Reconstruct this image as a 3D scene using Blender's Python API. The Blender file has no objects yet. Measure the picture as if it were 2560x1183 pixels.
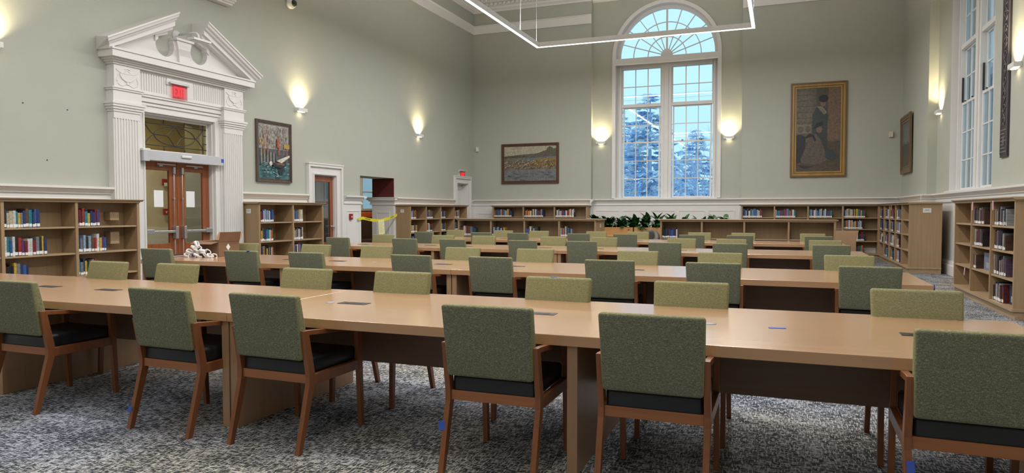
import bpy, bmesh, math, random
from mathutils import Vector, Matrix
random.seed(7)
S = bpy.context.scene
COL = S.collection
PI = math.pi

# ------------------------------------------------------------------ camera
cd = bpy.data.cameras.new('camera'); cam = bpy.data.objects.new('camera', cd); COL.objects.link(cam)
cd.sensor_width = 36.0; cd.lens = 24.3840; cd.clip_end = 300
Rr = ((0.93250970, 0.01259304, -0.36092531), (0.36114410, -0.03466338, 0.93186554), (-0.00077587, -0.99931970, -0.03687185))
m = Matrix([[Rr[i][0], -Rr[i][1], -Rr[i][2], (0, 0, 1.385)[i]] for i in range(3)] + [[0, 0, 0, 1]])
cam.matrix_world = m
S.camera = cam
# ------------------------------------------------------------------ sky, exposure
S.view_settings.view_transform = 'Standard'; S.view_settings.look = 'None'
S.view_settings.gamma = 1; S.view_settings.exposure = 0.0
W = bpy.data.worlds.new('sky'); S.world = W; W.use_nodes = True
bg = W.node_tree.nodes['Background']; bg.inputs[0].default_value = (0.42, 0.70, 0.86, 1); bg.inputs[1].default_value = 1.5
S.cycles.max_bounces = 8; S.cycles.diffuse_bounces = 5; S.cycles.sample_clamp_indirect = 6.0
S.cycles.use_denoising = True

def area(name, loc, rot, sx, sy, power, color, spread=PI):
    l = bpy.data.lights.new(name, 'AREA'); l.shape = 'RECTANGLE'; l.size = sx; l.size_y = sy
    l.energy = power; l.color = color; l.spread = spread
    o = bpy.data.objects.new(name, l); COL.objects.link(o); o.location = loc; o.rotation_euler = rot
    return o
LAMPC = (1.0, 0.972, 0.955)
FX0, FX1, FZ = -6.46, -0.70, 6.0
RINGS = ((4.6, 18.7, 1.0), (-5.2, 3.0, 0.35))  # second ring is out of view, added behind the camera for more light
DOWN, UP = 28.0, 13.0      # watts per metre of bar
for (ya, yb, k) in RINGS:
    Lr = yb - ya; Wr = FX1 - FX0; yc = (ya + yb) / 2; xc = (FX0 + FX1) / 2
    for dz, rx, wm in ((-0.012, 0, DOWN), (0.14, PI, UP)):
        for x in (FX0, FX1): area('pendant_lamp_light', (x, yc, FZ + dz), (rx, 0, 0), 0.07, Lr, wm * Lr * k, LAMPC)
        for y in (ya, yb): area('pendant_lamp_light', (xc, y, FZ + dz), (rx, 0, 0), Wr, 0.07, wm * Wr * k, LAMPC)

# ------------------------------------------------------------------ materials
MATS = {}
def mk(name):
    m = bpy.data.materials.new(name); m.use_nodes = True
    nt = m.node_tree; b = nt.nodes['Principled BSDF']; MATS[name] = m
    return m, nt, b
def node(nt, t, **k):
    n = nt.nodes.new(t)
    for a, v in k.items():
        if a.startswith('i_'): n.inputs[int(a[2:])].default_value = v
        else: setattr(n, a, v)
    return n
def coords(nt, scale, kind='Object', rnd=False, loc=(0, 0, 0)):
    tc = node(nt, 'ShaderNodeTexCoord'); mp = node(nt, 'ShaderNodeMapping')
    mp.inputs['Scale'].default_value = scale; mp.inputs['Location'].default_value = loc
    if rnd:
        oi = node(nt, 'ShaderNodeObjectInfo'); ad = node(nt, 'ShaderNodeVectorMath', operation='MULTIPLY_ADD')
        ad.inputs[1].default_value = (7.3, 3.1, 5.7)
        nt.links.new(oi.outputs['Random'], ad.inputs[0]); nt.links.new(tc.outputs[kind], ad.inputs[2])
        nt.links.new(ad.outputs[0], mp.inputs[0])
    else: nt.links.new(tc.outputs[kind], mp.inputs[0])
    return mp
def noise(nt, mp, scale=1.0, detail=3, rough=0.55):
    n = node(nt, 'ShaderNodeTexNoise'); n.inputs['Scale'].default_value = scale
    n.inputs['Detail'].default_value = detail; n.inputs['Roughness'].default_value = rough
    nt.links.new(mp.outputs[0], n.inputs['Vector']); return n
def ramp(nt, src, stops):
    r = node(nt, 'ShaderNodeValToRGB'); e = r.color_ramp.elements
    while len(e) < len(stops): e.new(0.5)
    for x, (p, c) in zip(e, stops): x.position = p; x.color = (*c, 1)
    nt.links.new(src, r.inputs[0]); return r
def mix(nt, fac, a, b, mode='MIX'):
    x = node(nt, 'ShaderNodeMix', data_type='RGBA', blend_type=mode)
    for s, v in ((0, fac), (6, a), (7, b)):
        if hasattr(v, 'links') or hasattr(v, 'is_linked'): nt.links.new(v, x.inputs[s])
        elif s == 0: x.inputs[0].default_value = v
        else: x.inputs[s].default_value = (*v, 1)
    return x.outputs[2]
def bump(nt, b, src, strength=0.2, dist=0.002):
    n = node(nt, 'ShaderNodeBump'); n.inputs['Strength'].default_value = strength; n.inputs['Distance'].default_value = dist
    nt.links.new(src, n.inputs['Height']); nt.links.new(n.outputs[0], b.inputs['Normal'])
def flat(name, c, rough=0.5, metal=0.0, vary=0.06, spec=None):
    m, nt, b = mk(name)
    n = noise(nt, coords(nt, (1, 1, 1)), 4.0)
    r = ramp(nt, n.outputs[0], [(0.3, tuple(x * (1 - vary) for x in c)), (0.7, tuple(min(1, x * (1 + vary)) for x in c))])
    nt.links.new(r.outputs[0], b.inputs['Base Color'])
    b.inputs['Roughness'].default_value = rough; b.inputs['Metallic'].default_value = metal
    if spec is not None: b.inputs['Specular IOR Level'].default_value = spec
    return m
def wood(name, c, axis=0, rough=0.4, contrast=0.14, fine=26.0, rnd=True, coat=0.0):
    m, nt, b = mk(name)
    sc = [fine, fine, fine]; sc[axis] = 1.1
    n1 = noise(nt, coords(nt, tuple(sc), rnd=rnd), 1.0, 4, 0.6)
    sc2 = [3.2, 3.2, 3.2]; sc2[axis] = 0.6
    n2 = noise(nt, coords(nt, tuple(sc2), rnd=rnd), 1.0, 2)
    lo = tuple(x * (1 - contrast) for x in c); hi = tuple(min(1, x * (1 + contrast)) for x in c)
    r = ramp(nt, n1.outputs[0], [(0.3, lo), (0.7, hi)])
    r2 = ramp(nt, n2.outputs[0], [(0.3, (0.93, 0.92, 0.90)), (0.7, (1, 1, 1))])
    nt.links.new(mix(nt, 1.0, r.outputs[0], r2.outputs[0], 'MULTIPLY'), b.inputs['Base Color'])
    b.inputs['Roughness'].default_value = rough
    if coat: b.inputs['Coat Weight'].default_value = coat; b.inputs['Coat Roughness'].default_value = 0.17
    return m
def emit(name, c, s, base=(0.8, 0.8, 0.8)):
    m, nt, b = mk(name); b.inputs['Base Color'].default_value = (*base, 1)
    b.inputs['Emission Color'].default_value = (*c, 1); b.inputs['Emission Strength'].default_value = s; return m

flat('wall_paint', (0.425, 0.440, 0.385), 0.75, vary=0.015)
flat('white_paint', (0.72, 0.71, 0.69), 0.38, vary=0.01)
flat('ceiling_paint', (0.66, 0.65, 0.61), 0.8, vary=0.01)
flat('cream_paint', (0.62, 0.55, 0.40), 0.7)
flat('dark_red_paint', (0.10, 0.012, 0.010), 0.6)
wood('maple', (0.505, 0.292, 0.156), 0, 0.26, 0.06, coat=0.7)
wood('maple_leg', (0.40, 0.245, 0.140), 2, 0.35, 0.07)
wood('walnut_panel', (0.20, 0.115, 0.075), 0, 0.4, 0.08)
wood('oak', (0.358, 0.240, 0.132), 2, 0.45, 0.10, 30)
wood('oak_shelf', (0.40, 0.280, 0.165), 0, 0.42, 0.10, 30)
wood('cherry', (0.235, 0.082, 0.030), 2, 0.35, 0.16)
wood('cherry_rail', (0.33, 0.125, 0.045), 0, 0.35, 0.14)
wood('mahogany', (0.28, 0.085, 0.030), 2, 0.32, 0.22, coat=0.2)
wood('orange_oak', (0.46, 0.25, 0.095), 0, 0.4, 0.10)
wood('dark_wood', (0.09, 0.045, 0.028), 0, 0.4, 0.2)
wood('gilt', (0.36, 0.21, 0.05), 2, 0.3, 0.2, 14)
wood('gilt_dark', (0.15, 0.085, 0.035), 2, 0.35, 0.15, 14)
wood('brown_frame', (0.10, 0.045, 0.025), 2, 0.4, 0.3)
wood('grey_frame', (0.10, 0.075, 0.06), 2, 0.55, 0.4)
flat('black_vinyl', (0.012, 0.014, 0.017), 0.35)
flat('black_plastic', (0.02, 0.02, 0.02), 0.4)
flat('dark_metal', (0.06, 0.055, 0.06), 0.35, 0.6)
flat('aluminium', (0.55, 0.56, 0.58), 0.35, 0.85)
flat('white_plastic', (0.70, 0.70, 0.68), 0.4); flat('grey_enamel', (0.50, 0.51, 0.54), 0.4)
flat('ivory_plastic', (0.60, 0.54, 0.40), 0.4)
flat('paper', (0.80, 0.80, 0.80), 0.7, vary=0.02)
flat('yellow_paper', (0.80, 0.76, 0.38), 0.7, vary=0.03)
flat('tape_yellow', (0.70, 0.62, 0.04), 0.4)
flat('tape_blue', (0.035, 0.09, 0.46), 0.6)
flat('tag_pink', (0.62, 0.35, 0.45), 0.6)
flat('alarm_red', (0.30, 0.012, 0.02), 0.4)
flat('cardboard', (0.21, 0.115, 0.065), 0.8, vary=0.12)
flat('cardboard_light', (0.45, 0.28, 0.16), 0.8, vary=0.08)
flat('pewter', (0.17, 0.15, 0.16), 0.5, 0.4); flat('lead_came', (0.05, 0.05, 0.05), 0.5, 0.4)
flat('orange_fabric', (0.75, 0.12, 0.02), 0.7)
flat('grey_leather', (0.055, 0.045, 0.040), 0.45)
flat('book_page', (0.62, 0.58, 0.48), 0.8)
flat('book_label', (0.78, 0.78, 0.76), 0.6)
flat('grey_print', (0.30, 0.32, 0.38), 0.6)
flat('soil', (0.02, 0.014, 0.01), 0.9)
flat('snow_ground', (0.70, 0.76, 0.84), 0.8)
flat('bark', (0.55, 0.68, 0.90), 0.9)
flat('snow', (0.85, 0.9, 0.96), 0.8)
emit('lamp_glow', (1.0, 0.95, 0.88), 4.0)
emit('warm_glow', (1.0, 0.86, 0.62), 2.2)
emit('exit_red', (1.0, 0.02, 0.05), 1.0, (0.5, 0.02, 0.02))
emit('led_green', (0.1, 1.0, 0.2), 1.0)

def fabric(name, lo, mid, hi):       # heathered upholstery with pale slubs
    m, nt, b = mk(name)
    n1 = noise(nt, coords(nt, (80, 80, 620), rnd=True), 1.0, 2)
    n2 = noise(nt, coords(nt, (620, 620, 90), rnd=True), 1.0, 2)
    n3 = noise(nt, coords(nt, (150, 150, 150), rnd=True), 1.0, 2)
    r1 = ramp(nt, n1.outputs[0], [(0.32, lo), (0.52, mid), (0.68, hi)])
    r2 = ramp(nt, n2.outputs[0], [(0.32, lo), (0.53, mid), (0.70, hi)])
    nt.links.new(mix(nt, 0.5, r1.outputs[0], r2.outputs[0]), b.inputs['Base Color'])
    b.inputs['Roughness'].default_value = 0.9; b.inputs['Specular IOR Level'].default_value = 0.2
    bump(nt, b, n3.outputs[0], 0.35, 0.002)
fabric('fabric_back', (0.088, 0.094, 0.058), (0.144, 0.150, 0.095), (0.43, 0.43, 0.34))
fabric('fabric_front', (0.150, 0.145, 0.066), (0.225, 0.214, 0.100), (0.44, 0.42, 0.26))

m, nt, b = mk('carpet')          # cut-pile carpet, broken crosshatch of pale and dark yarn
n1 = noise(nt, coords(nt, (17, 95, 1)), 1.0, 3, 0.65)
n2 = noise(nt, coords(nt, (95, 17, 1), loc=(3, 7, 0)), 1.0, 3, 0.65)
n3 = noise(nt, coords(nt, (3.2, 3.2, 1)), 1.0, 3)
n4 = noise(nt, coords(nt, (0.8, 0.8, 1), loc=(5, 5, 0)), 1.0, 2)
mx = node(nt, 'ShaderNodeMath', operation='MAXIMUM'); nt.links.new(n1.outputs[0], mx.inputs[0]); nt.links.new(n2.outputs[0], mx.inputs[1])
ad = node(nt, 'ShaderNodeMath', operation='MULTIPLY_ADD'); nt.links.new(n3.outputs[0], ad.inputs[0]); ad.inputs[1].default_value = 0.16; nt.links.new(mx.outputs[0], ad.inputs[2])
r = ramp(nt, ad.outputs[0], [(0.580, (0.040, 0.043, 0.047)), (0.620, (0.15, 0.15, 0.145)), (0.660, (0.49, 0.48, 0.455))])
tint = ramp(nt, n4.outputs[0], [(0.38, (0.80, 0.87, 1.06)), (0.62, (1.0, 0.98, 0.92))])
nt.links.new(mix(nt, 1.0, r.outputs[0], tint.outputs[0], 'MULTIPLY'), b.inputs['Base Color'])
b.inputs['Roughness'].default_value = 0.95; b.inputs['Specular IOR Level'].default_value = 0.1
bump(nt, b, mx.outputs[0], 0.5, 0.004)

m, nt, b = mk('book_cover')      # cover cloth takes the book's own colour
oi = node(nt, 'ShaderNodeObjectInfo')
n1 = noise(nt, coords(nt, (1.1, 0.2, 9), rnd=True), 1.0, 3)
r = ramp(nt, n1.outputs[0], [(0.50, (1, 1, 1)), (0.60, (0.62, 0.62, 0.62)), (0.66, (1.0, 1.0, 1.0))])
nt.links.new(mix(nt, 1.0, oi.outputs['Color'], r.outputs[0], 'MULTIPLY'), b.inputs['Base Color'])
b.inputs['Roughness'].default_value = 0.4
m, nt, b = mk('painted')         # colour stored per face
at = node(nt, 'ShaderNodeAttribute', attribute_name='col')
n1 = noise(nt, coords(nt, (22, 22, 22)), 1.0, 4, 0.7)
r = ramp(nt, n1.outputs[0], [(0.35, (0.62, 0.62, 0.64)), (0.65, (1.25, 1.22, 1.15))])
nt.links.new(mix(nt, 1.0, at.outputs['Color'], r.outputs[0], 'MULTIPLY'), b.inputs['Base Color'])
b.inputs['Roughness'].default_value = 0.45
m, nt, b = mk('plain_painted')
at = node(nt, 'ShaderNodeAttribute', attribute_name='col'); nt.links.new(at.outputs['Color'], b.inputs['Base Color']); b.inputs['Roughness'].default_value = 0.5
m, nt, b = mk('leaf')
n1 = noise(nt, coords(nt, (6, 6, 6), rnd=True), 1.0, 2)
r = ramp(nt, n1.outputs[0], [(0.35, (0.012, 0.045, 0.012)), (0.6, (0.035, 0.11, 0.025)), (0.75, (0.14, 0.26, 0.10))])
nt.links.new(r.outputs[0], b.inputs['Base Color']); b.inputs['Roughness'].default_value = 0.3
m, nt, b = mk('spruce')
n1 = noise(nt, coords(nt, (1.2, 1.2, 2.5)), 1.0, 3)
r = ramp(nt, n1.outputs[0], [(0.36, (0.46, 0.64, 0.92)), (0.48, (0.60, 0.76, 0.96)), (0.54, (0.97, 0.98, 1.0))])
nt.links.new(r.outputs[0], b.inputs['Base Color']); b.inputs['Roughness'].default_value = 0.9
m, nt, b = mk('brick')
bt = node(nt, 'ShaderNodeTexBrick'); bt.inputs['Scale'].default_value = 4.5
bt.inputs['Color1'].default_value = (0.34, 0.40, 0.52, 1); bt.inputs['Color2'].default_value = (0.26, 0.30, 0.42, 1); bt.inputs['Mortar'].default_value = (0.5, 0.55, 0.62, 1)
nt.links.new(coords(nt, (1, 1, 1)).outputs[0], bt.inputs['Vector']); nt.links.new(bt.outputs[0], b.inputs['Base Color'])
def glass(name, tint, refl=0.06, rough=0.02):
    m = bpy.data.materials.new(name); m.use_nodes = True; nt = m.node_tree; nt.nodes.clear(); MATS[name] = m
    o = node(nt, 'ShaderNodeOutputMaterial'); t = node(nt, 'ShaderNodeBsdfTransparent'); g = node(nt, 'ShaderNodeBsdfGlossy')
    t.inputs[0].default_value = (*tint, 1); g.inputs['Roughness'].default_value = rough
    lw = node(nt, 'ShaderNodeLayerWeight'); lw.inputs[0].default_value = 0.25
    mth = node(nt, 'ShaderNodeMath', operation='MULTIPLY_ADD'); nt.links.new(lw.outputs['Fresnel'], mth.inputs[0]); mth.inputs[1].default_value = 0.7; mth.inputs[2].default_value = refl * 0.3
    mx = node(nt, 'ShaderNodeMixShader'); nt.links.new(mth.outputs[0], mx.inputs[0]); nt.links.new(t.outputs[0], mx.inputs[1]); nt.links.new(g.outputs[0], mx.inputs[2])
    nt.links.new(mx.outputs[0], o.inputs[0]); return m
glass('pane_glass', (0.95, 0.97, 0.98)); glass('amber_glass', (0.80, 0.76, 0.60)); glass('sign_glass', (1.0, 0.72, 0.74), 0.2)

# ------------------------------------------------------------------ mesh helpers
def srt(a, b): return (a, b) if a <= b else (b, a)
class MB:
    def __init__(s): s.v = []; s.f = []; s.m = []; s.c = []; s.sm = []
    def add(s, vs, fs, mi=0, col=(1, 1, 1), smooth=False):
        o = len(s.v); s.v += [tuple(v) for v in vs]
        for f in fs: s.f.append([i + o for i in f]); s.m.append(mi); s.c.append(col); s.sm.append(smooth)
        return s
    def box(s, x0, x1, y0, y1, z0, z1, mi=0, col=(1, 1, 1)):
        x0, x1 = srt(x0, x1); y0, y1 = srt(y0, y1); z0, z1 = srt(z0, z1)
        vs = [(x, y, z) for z in (z0, z1) for y in (y0, y1) for x in (x0, x1)]
        return s.add(vs, [(0, 2, 3, 1), (4, 5, 7, 6), (0, 1, 5, 4), (2, 6, 7, 3), (0, 4, 6, 2), (1, 3, 7, 5)], mi, col)
    def prism(s, poly, axis, a, b, mi=0, col=(1, 1, 1), smooth=False):
        """poly: 2-D points in the plane across AXIS (x: (y,z); y: (x,z); z: (x,y)), swept from a to b"""
        def P(p, t): return {0: (t, p[0], p[1]), 1: (p[0], t, p[1]), 2: (p[0], p[1], t)}[axis]
        n = len(poly)
        ar = sum(poly[i][0] * poly[(i + 1) % n][1] - poly[(i + 1) % n][0] * poly[i][1] for i in range(n))
        if (ar > 0) == (axis == 1): poly = poly[::-1]
        vs = [P(p, a) for p in poly] + [P(p, b) for p in poly]
        if a > b: vs = vs[n:] + vs[:n]
        s.add(vs, [tuple(range(n))[::-1], tuple(range(n, 2 * n))], mi, col)
        o = len(s.v) - 2 * n
        for i in range(n):
            j = (i + 1) % n; s.f.append([o + i, o + j, o + n + j, o + n + i]); s.m.append(mi); s.c.append(col); s.sm.append(smooth)
        return s
    def tube(s, pts, r, n=8, mi=0, cap=True, col=(1, 1, 1)):
        pts = [Vector(p) for p in pts]; rs = r if isinstance(r, (list, tuple)) else [r] * len(pts)
        vs = []; up = None
        for i, p in enumerate(pts):
            d = (pts[min(i + 1, len(pts) - 1)] - pts[max(i - 1, 0)]).normalized()
            if up is None: up = Vector((0, 0, 1)) if abs(d.z) < 0.9 else Vector((1, 0, 0))
            a = d.cross(up).normalized(); bb = a.cross(d).normalized(); up = bb
            for k in range(n):
                t = 2 * PI * k / n; vs.append(p + (a * math.cos(t) + bb * math.sin(t)) * rs[i])
        fs = [(i * n + k, i * n + (k + 1) % n, (i + 1) * n + (k + 1) % n, (i + 1) * n + k) for i in range(len(pts) - 1) for k in range(n)]
        s.add(vs, fs, mi, col, True)
        if cap:
            o = len(s.v) - len(vs)
            s.f += [[o + k for k in range(n)][::-1], [len(s.v) - n + k for k in range(n)]]; s.m += [mi, mi]; s.c += [col] * 2; s.sm += [False] * 2
        return s
    def lathe(s, prof, n=16, mi=0, c=(0, 0, 0), axis=2):
        vs = []
        for (r, z) in prof:
            for k in range(n):
                t = 2 * PI * k / n; p = (r * math.cos(t), r * math.sin(t), z)
                if axis == 1: p = (p[0], p[2], p[1])
                if axis == 0: p = (p[2], p[0], p[1])
                vs.append((p[0] + c[0], p[1] + c[1], p[2] + c[2]))
        fs = [(i * n + k, i * n + (k + 1) % n, (i + 1) * n + (k + 1) % n, (i + 1) * n + k) for i in range(len(prof) - 1) for k in range(n)]
        s.add(vs, fs, mi, (1, 1, 1), True); o = len(s.v) - len(vs)
        s.f += [[o + k for k in range(n)][::-1], [len(s.v) - n + k for k in range(n)]]; s.m += [mi, mi]; s.c += [(1, 1, 1)] * 2; s.sm += [False] * 2
        return s
    def build(s, name, mat, parent=None, bev=0.0, seg=2, smooth=False, fix=False, **tags):
        me = bpy.data.meshes.new(name); me.from_pydata(s.v, [], s.f)
        for mm in (mat if isinstance(mat, (list, tuple)) else [mat]): me.materials.append(MATS[mm])
        me.polygons.foreach_set('material_index', s.m)
        me.polygons.foreach_set('use_smooth', [x or smooth for x in s.sm])
        if any(c != (1, 1, 1) for c in s.c):
            ca = me.color_attributes.new('col', 'FLOAT_COLOR', 'CORNER'); d = []
            for p in me.polygons:
                d += [*s.c[p.index], 1.0] * p.loop_total
            ca.data.foreach_set('color', d)
        if bev or fix:
            bm = bmesh.new(); bm.from_mesh(me)
            if fix: bmesh.ops.recalc_face_normals(bm, faces=bm.faces)
            if bev:
                es = [e for e in bm.edges if len(e.link_faces) == 2 and e.calc_face_angle(0) > 0.5]
                bmesh.ops.bevel(bm, geom=es, offset=bev, segments=seg, affect='EDGES', clamp_overlap=True, profile=0.5)
            bm.to_mesh(me); bm.free()
        me.update()
        o = bpy.data.objects.new(name, me); COL.objects.link(o)
        if parent: o.parent = parent
        for k, v in tags.items(): o[k] = v
        return o
def tag(o, label, cat, group=None):
    o['label'] = label; o['category'] = cat
    if group: o['group'] = group
    return o
def empty(name, label=None, cat=None, loc=(0, 0, 0), rz=0.0, group=None):
    o = bpy.data.objects.new(name, None); COL.objects.link(o); o.location = loc; o.rotation_euler = (0, 0, rz); o.empty_display_size = 0.1
    if label: tag(o, label, cat, group)
    return o
def copy_tree(o, parent=None):
    c = o.copy(); COL.objects.link(c)
    if parent: c.parent = parent
    for ch in list(KIDS.get(o.name, [])): copy_tree(ch, c)
    return c
KIDS = {}
def index_kids():
    KIDS.clear()
    for o in bpy.data.objects:
        if o.parent: KIDS.setdefault(o.parent.name, []).append(o)
def struct(o): o['kind'] = 'structure'; return o
def rz_world(o, p):
    c, s_ = math.cos(o.rotation_euler.z), math.sin(o.rotation_euler.z)
    return Vector((o.location.x + c * p[0] - s_ * p[1], o.location.y + s_ * p[0] + c * p[1], o.location.z + p[2]))
LW = PI / 2      # facing into the room from the door wall: local -y is +X
RW = -PI / 2     # facing into the room from the window wall: local -y is -X
XL, XR, YB, YN = -10.35, 3.26, 22.9, -6.0
RB, RR = YB + 0.2, XR + 0.2      # recessed wall planes of the two window bays
BX0, BX1 = -6.0, -1.17           # bay on the back wall
RY0, RY1 = 11.2, 19.17          # bay on the window wall
ZC = 9.0

# ------------------------------------------------------------------ shell
def wall_cells(mbd, put, a0, a1, z0, z1, holes):
    """boxes of a wall around rectangular holes (a0,a1,z0,z1)"""
    As = sorted({a0, a1, *[h[0] for h in holes], *[h[1] for h in holes]})
    for i in range(len(As) - 1):
        l, r_ = As[i], As[i + 1]; mid = (l + r_) / 2
        cut = sorted([(h[2], h[3]) for h in holes if h[0] < mid < h[1]]); z = z0
        for c0, c1 in cut:
            if c0 > z: put(l, r_, z, c0)
            z = c1
        if z < z1: put(l, r_, z, z1)
fl = MB().box(-16, XR + 1.2, YN - 0.3, YB + 1.2, -0.12, 0).build('floor', 'carpet'); struct(fl)
ce = MB().box(-11.2, XR + 1, YN - 0.3, YB + 1, ZC, ZC + 0.15).build('ceiling', 'ceiling_paint'); struct(ce)
D1 = (8.97, 10.57); D2 = (13.66, 14.54); OP = (15.64, 17.36); D3 = (21.46, 22.34)
TL = 0.72
w = MB()
wall_cells(w, lambda a, b_, c, d: w.box(XL - TL, XL, a, b_, c, d), YN, YB + 0.2, 0, ZC,
           [(D1[0], D1[1], 0, 3.11), (D2[0], D2[1], 0, 2.28), (OP[0], OP[1], 0, 2.32), (D3[0], D3[1], 0, 2.36)])
struct(w.build('wall_left', 'wall_paint'))
WZ0, WSP, WR = 1.80, 6.5, 1.66       # window opening: sill, spring of the arch, half width
def spandrel(mbd, cx, plane, depth, ax):
    n = 24; arc = [(cx + WR * math.cos(PI * i / n), WSP + WR * math.sin(PI * i / n)) for i in range(n + 1)]
    for i in range(n):
        (a0, z0), (a1, z1) = arc[i], arc[i + 1]
        mbd.prism([(a0, z0), (a1, z1), (a1, WSP + WR + 0.001), (a0, WSP + WR + 0.001)], ax, plane, plane + depth)
WBX, WRY, WRY2 = -3.565, 16.15, 4.6
w = MB()
w.box(XL, BX0, YB, YB + 0.6, 0, ZC); w.box(BX1, XR + 0.8, YB, YB + 0.6, 0, ZC)
wall_cells(w, lambda a, b_, c, d: w.box(a, b_, RB, RB + 0.4, c, d), BX0, BX1, 0, ZC, [(WBX - WR, WBX + WR, WZ0, WSP + WR)])
spandrel(w, WBX, RB, 0.4, 1)
struct(w.build('wall_back', 'wall_paint'))
w = MB()
w.box(XR, XR + 0.6, RY1, YB, 0, ZC)
wall_cells(w, lambda a, b_, c, d: w.box(XR, XR + 0.6, a, b_, c, d), YN, RY0, 0, ZC, [(WRY2 - WR, WRY2 + WR, WZ0, WSP + WR)])
spandrel(w, WRY2, XR, 0.6, 0)
wall_cells(w, lambda a, b_, c, d: w.box(RR, RR + 0.6, a, b_, c, d), RY0, RY1, 0, ZC, [(WRY - WR, WRY + WR, WZ0, WSP + WR)])
spandrel(w, WRY, RR, 0.6, 0)
struct(w.build('wall_right', 'wall_paint'))
struct(MB().box(XL - TL, XR + 0.6, YN - 0.3, YN, 0, ZC).build('wall_front', 'wall_paint'))

# mouldings. profile = (out, z) points; run along a wall
def run(name, prof, wall, a, b_, mat='white_paint', off=0.0, parent=None):
    mbd = MB(); dz = {'L': 0, 'B': 0.0012, 'R': 0.0006}[wall]; prof = [(o, z + dz) for o, z in prof]
    if wall == 'L': mbd.prism([(XL + o, z) for o, z in prof], 1, a, b_)
    if wall == 'R': mbd.prism([((RR if off else XR) - o, z) for o, z in prof], 1, a, b_)
    if wall == 'B': mbd.prism([((RB if off else YB) - o, z) for o, z in prof], 0, a, b_)
    return mbd.build(name, mat, parent, fix=True)
RAIL = [(0, 1.56), (0.035, 1.56), (0.045, 1.585), (0.03, 1.60), (0.03, 1.655), (0.055, 1.665), (0.055, 1.68), (0.07, 1.70), (0.10, 1.735), (0.125, 1.745), (0.125, 1.78), (0, 1.78)]
WAIN = [(0, 0), (0.02, 0), (0.02, 1.57), (0, 1.57)]
BASE = [(0, 0), (0.075, 0), (0.075, 0.20), (0.055, 0.23), (0.055, 0.26), (0.035, 0.30), (0, 0.30)]
CROWN = [(0, 8.40), (0.06, 8.40), (0.06, 8.46), (0.12, 8.50), (0.14, 8.56), (0.20, 8.58), (0.20, 8.66), (0.30, 8.68), (0.30, 8.74), (0.46, 8.78), (0.50, 8.86), (0.60, 8.88), (0.60, 9.0), (0, 9.0)]
BAND = [(0, 7.67), (0.05, 7.67), (0.05, 7.93), (0.08, 7.95), (0.08, 7.97), (0, 7.97)]
segs = [('L', YN, 8.30, 0), ('L', 11.21, 13.40, 0), ('L', 14.86, OP[0], 0), ('L', OP[1], 21.22, 0), ('L', 22.62, YB, 0),
        ('B', XL, BX0, 0), ('B', BX0, BX1, 1), ('B', BX1, XR, 0), ('R', YN, RY0, 0), ('R', RY0, RY1, 1), ('R', RY1, YB, 0)]
k = 0
for wl, a, b_, off in segs:
    k += 1
    e0, e1 = a, b_
    if wl == 'B' and not off: e0, e1 = (a, b_ + 0.0)
    nm = {'L': 'left', 'B': 'back', 'R': 'right'}[wl]
    struct(run('trim_%d' % k, RAIL, wl, e0, e1, off=off))
    k += 1; struct(run('trim_%d' % k, WAIN, wl, e0, e1, off=off))
    struct(run('baseboard_' + nm, BASE, wl, e0, e1, off=off))
for wl, a, b_, off in [('L', YN, YB, 0), ('B', XL, BX0, 0), ('B', BX0, BX1, 1), ('B', BX1, XR, 0), ('R', YN, RY0, 0), ('R', RY0, RY1, 1), ('R', RY1, YB, 0)]:
    k += 1; struct(run('trim_%d' % k, CROWN, wl, a, b_, off=off))
    if not off: k += 1; struct(run('trim_%d' % k, BAND, wl, a, b_, off=off))
def jog_return(prof, x0, x1, y0, y1, axis):
    mbd = MB()
    if axis == 'y': mbd.prism([(RY1 - o, z) for o, z in prof], 0, x0, x1)
    else: mbd.prism([(BX0 + o, z) for o, z in prof], 1, y0, y1)
    return mbd.build('trim', 'white_paint', fix=True)
for pr in (RAIL, WAIN, BASE):
    for ax in 'yx':
        mo = max(o for o, z in pr); k += 1
        o_ = jog_return(pr, XR - mo, RR, YB - mo, RB, ax); o_.name = 'trim_%d' % k; struct(o_)
# dentils and egg moulding blocks of the crown
w = MB()
y = 6.0
while y < YB - 0.4:
    w.box(XL + 0.20, XL + 0.28, y, y + 0.09, 8.58, 8.66); w.lathe([(0.002, 0), (0.03, 0.01), (0.042, 0.04), (0.03, 0.075), (0.002, 0.085)], 8, c=(XL + 0.37, y + 0.04, 8.69)); y += 0.16
x = XL + 0.3
while x < XR - 0.3:
    yy = RB if BX0 < x < BX1 else YB
    w.box(x, x + 0.09, yy - 0.28, yy - 0.20, 8.58, 8.66); w.lathe([(0.002, 0), (0.03, 0.01), (0.042, 0.04), (0.03, 0.075), (0.002, 0.085)], 8, c=(x + 0.04, yy - 0.37, 8.69)); x += 0.16
struct(w.build('trim_%d' % (k + 1), 'white_paint')); k += 1
# panel mouldings on the wainscot
def panel_frame(mbd, put, a0, a1, z0, z1, t=0.025, d=0.012):
    put(a0, a1, z0, z0 + t, d); put(a0, a1, z1 - t, z1, d); put(a0, a0 + t, z0 + t, z1 - t, d); put(a1 - t, a1, z0 + t, z1 - t, d)
w = MB()
putB = lambda a, b_, c, d, t: w.box(a, b_, RB - 0.02 - t, RB - 0.02, c, d)
for i in range(5): panel_frame(w, putB, -5.9 + i * 0.93, -5.9 + i * 0.93 + 0.82, 0.42, 1.40)
putB2 = lambda a, b_, c, d, t: w.box(a, b_, YB - 0.02 - t, YB - 0.02, c, d)
panel_frame(w, putB2, -10.2, -9.6, 0.42, 1.30)
putL = lambda a, b_, c, d, t: w.box(XL + 0.02, XL + 0.02 + t, a, b_, c, d)
panel_frame(w, putL, 14.98, 15.56, 0.42, 1.40)
putR = lambda a, b_, c, d, t: w.box(RR - 0.02 - t, RR - 0.02, a, b_, c, d)
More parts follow.
